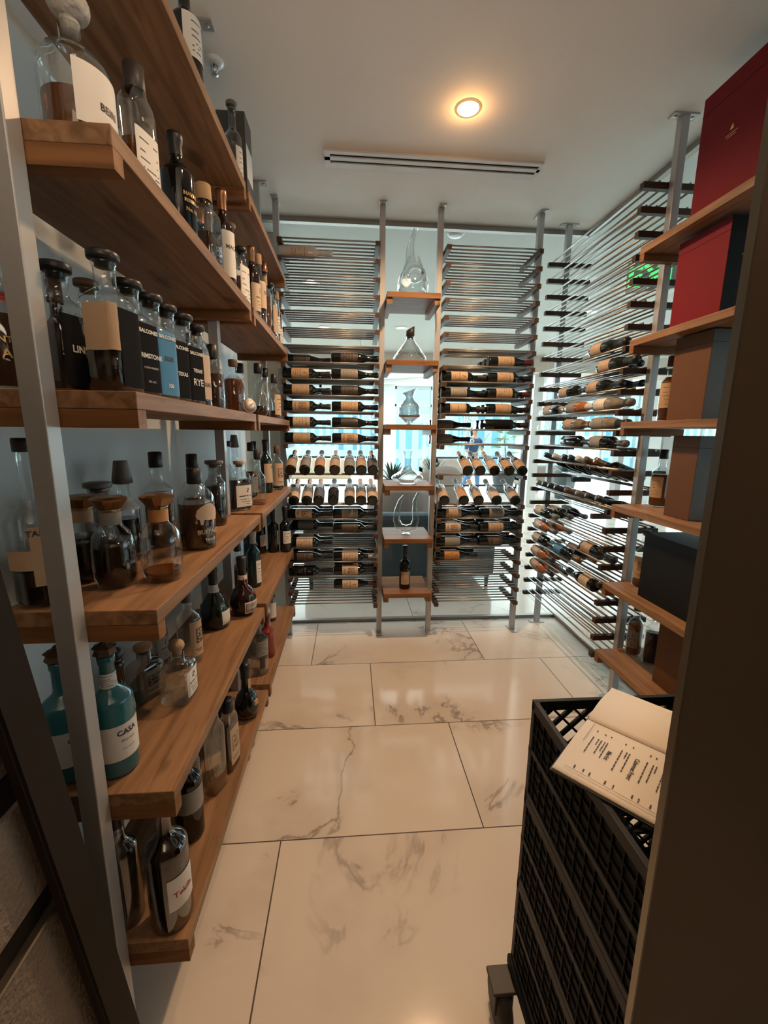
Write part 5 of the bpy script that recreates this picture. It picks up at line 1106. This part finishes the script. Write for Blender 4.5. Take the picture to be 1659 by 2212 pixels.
bm = bmesh.new(); tube(bm, [(-.002, -.092, 1.448), (.02, -.099, 1.446), (.042, -.092, 1.448)], [.003, .006, .003], 8); new_obj('mouth', bm, 'lips', pr_)
for s, w in ((-1, (-.03, -.20, .97)), (1, (.08, -.21, 1.09))):
    bm = bmesh.new()
    for k in range(4):
        b0 = Vector(w) + Vector((.012*(k-1.5), -.005, .0)); tube(bm, [b0, b0+Vector((s*-.004, -.030, .004)), b0+Vector((s*-.004, -.040, -.018)), b0+Vector((0, -.022, -.032))], [.009, .008, .0075, .006], 6)
    tube(bm, [Vector(w)+Vector((s*-.02, .0, .006)), Vector(w)+Vector((s*-.034, -.02, .004)), Vector(w)+Vector((s*-.03, -.04, -.008))], [.009, .008, .006], 6)
    new_obj('fingers', bm, 'skin', pr_)
bm = bmesh.new(); br = empty('broom', (PX, PY, 0)); br.rotation_euler = pr_.rotation_euler; tag(br, 'long broom held slanting over the shoulder by the walking person', 'broom')
tube(bm, [(-.22, -.235, .72), (.22, -.225, 1.36), (.50, -.22, 1.74)], .013, 8); new_obj('handle', bm, 'beige_fabric', br)
bm = bmesh.new(); cushion(bm, -.34, -.20, -.27, -.20, .56, .72, .02); new_obj('brush_head', bm, 'hair_dark', br)

# ================================================================== LIGHT
W = bpy.data.worlds.new('World'); S.world = W; W.use_nodes = True
bg = W.node_tree.nodes['Background']; bg.inputs[0].default_value = (.60, .93, 1.0, 1); bg.inputs[1].default_value = 1.3
def area(name, loc, rot, sx, sy, power, col, shape='RECTANGLE', spread=180):
    l = bpy.data.lights.new(name, 'AREA'); l.shape = shape; l.size = sx; l.size_y = sy; l.energy = power; l.color = col; l.spread = math.radians(spread)
    o = bpy.data.objects.new(name, l); C.objects.link(o); o.location = loc; o.rotation_euler = rot; return o
area('window_daylight', (3.5, HW-.15, 1.5), (math.radians(-90), 0, 0), 18, 2.4, 1500, (.72, .95, 1.0))
area('hall_daylight', (3.0, 10.0, 2.7), (0, 0, 0), 12, 3.5, 430, (.80, .97, 1.0))
area('side_hall_daylight', (8.0, 3.0, 2.6), (0, math.radians(35), 0), 5, 8, 340, (.80, .96, 1.0))
area('near_hall_light', (.3, 5.0, 2.74), (0, 0, 0), 6, 2.5, 110, (.95, .95, .92))
def spot(name, loc, power, ang, col=(1, .66, .38), blend=.9, tgt=None, r=.04):
    l = bpy.data.lights.new(name, 'SPOT'); l.energy = power; l.color = col; l.spot_size = math.radians(ang); l.spot_blend = blend; l.shadow_soft_size = r
    o = bpy.data.objects.new(name, l); C.objects.link(o); o.location = loc
    if tgt: o.rotation_euler = (Vector(tgt)-Vector(loc)).to_track_quat('-Z', 'Y').to_euler()
    return o
spot('downlight', (.492, 2.0, HC-.02), 128, 155, (1, .64, .36))
spot('entrance_downlight', (.30, .72, HC-.02), 27, 150, (1, .62, .34))
area('added_ceiling_fill', (.05, -.55, 1.95), (math.radians(180-22), 0, 0), 1.0, .7, 18, (1, .80, .60))  # unseen fill lamp added behind the camera to lift the near ceiling
area('corridor_light', (.1, -1.2, HC-.05), (0, 0, 0), .6, .6, 3.5, (1, .70, .45))

# ================================================================== CAMERA
f_, yaw, pitch, roll, hcam = 906.94, .0793, .1873, .0112, 1.4117
cyy, syy, cp, sp_ = math.cos(yaw), math.sin(yaw), math.cos(pitch), math.sin(pitch)
fw = Vector((syy*cp, cyy*cp, -sp_)); rt = Vector((cyy, -syy, 0)); up = rt.cross(fw)
r2 = rt*math.cos(roll) + up*math.sin(roll); u2 = up*math.cos(roll) - rt*math.sin(roll)
cam = bpy.data.cameras.new('camera'); co = bpy.data.objects.new('camera', cam); C.objects.link(co)
mtx = Matrix((r2, u2, -fw)).transposed().to_4x4(); mtx.translation = (0, 0, hcam); co.matrix_world = mtx
cam.sensor_fit = 'HORIZONTAL'; cam.sensor_width = 36; cam.lens = f_/1659*36; cam.clip_start = .02; cam.clip_end = 300
S.camera = co
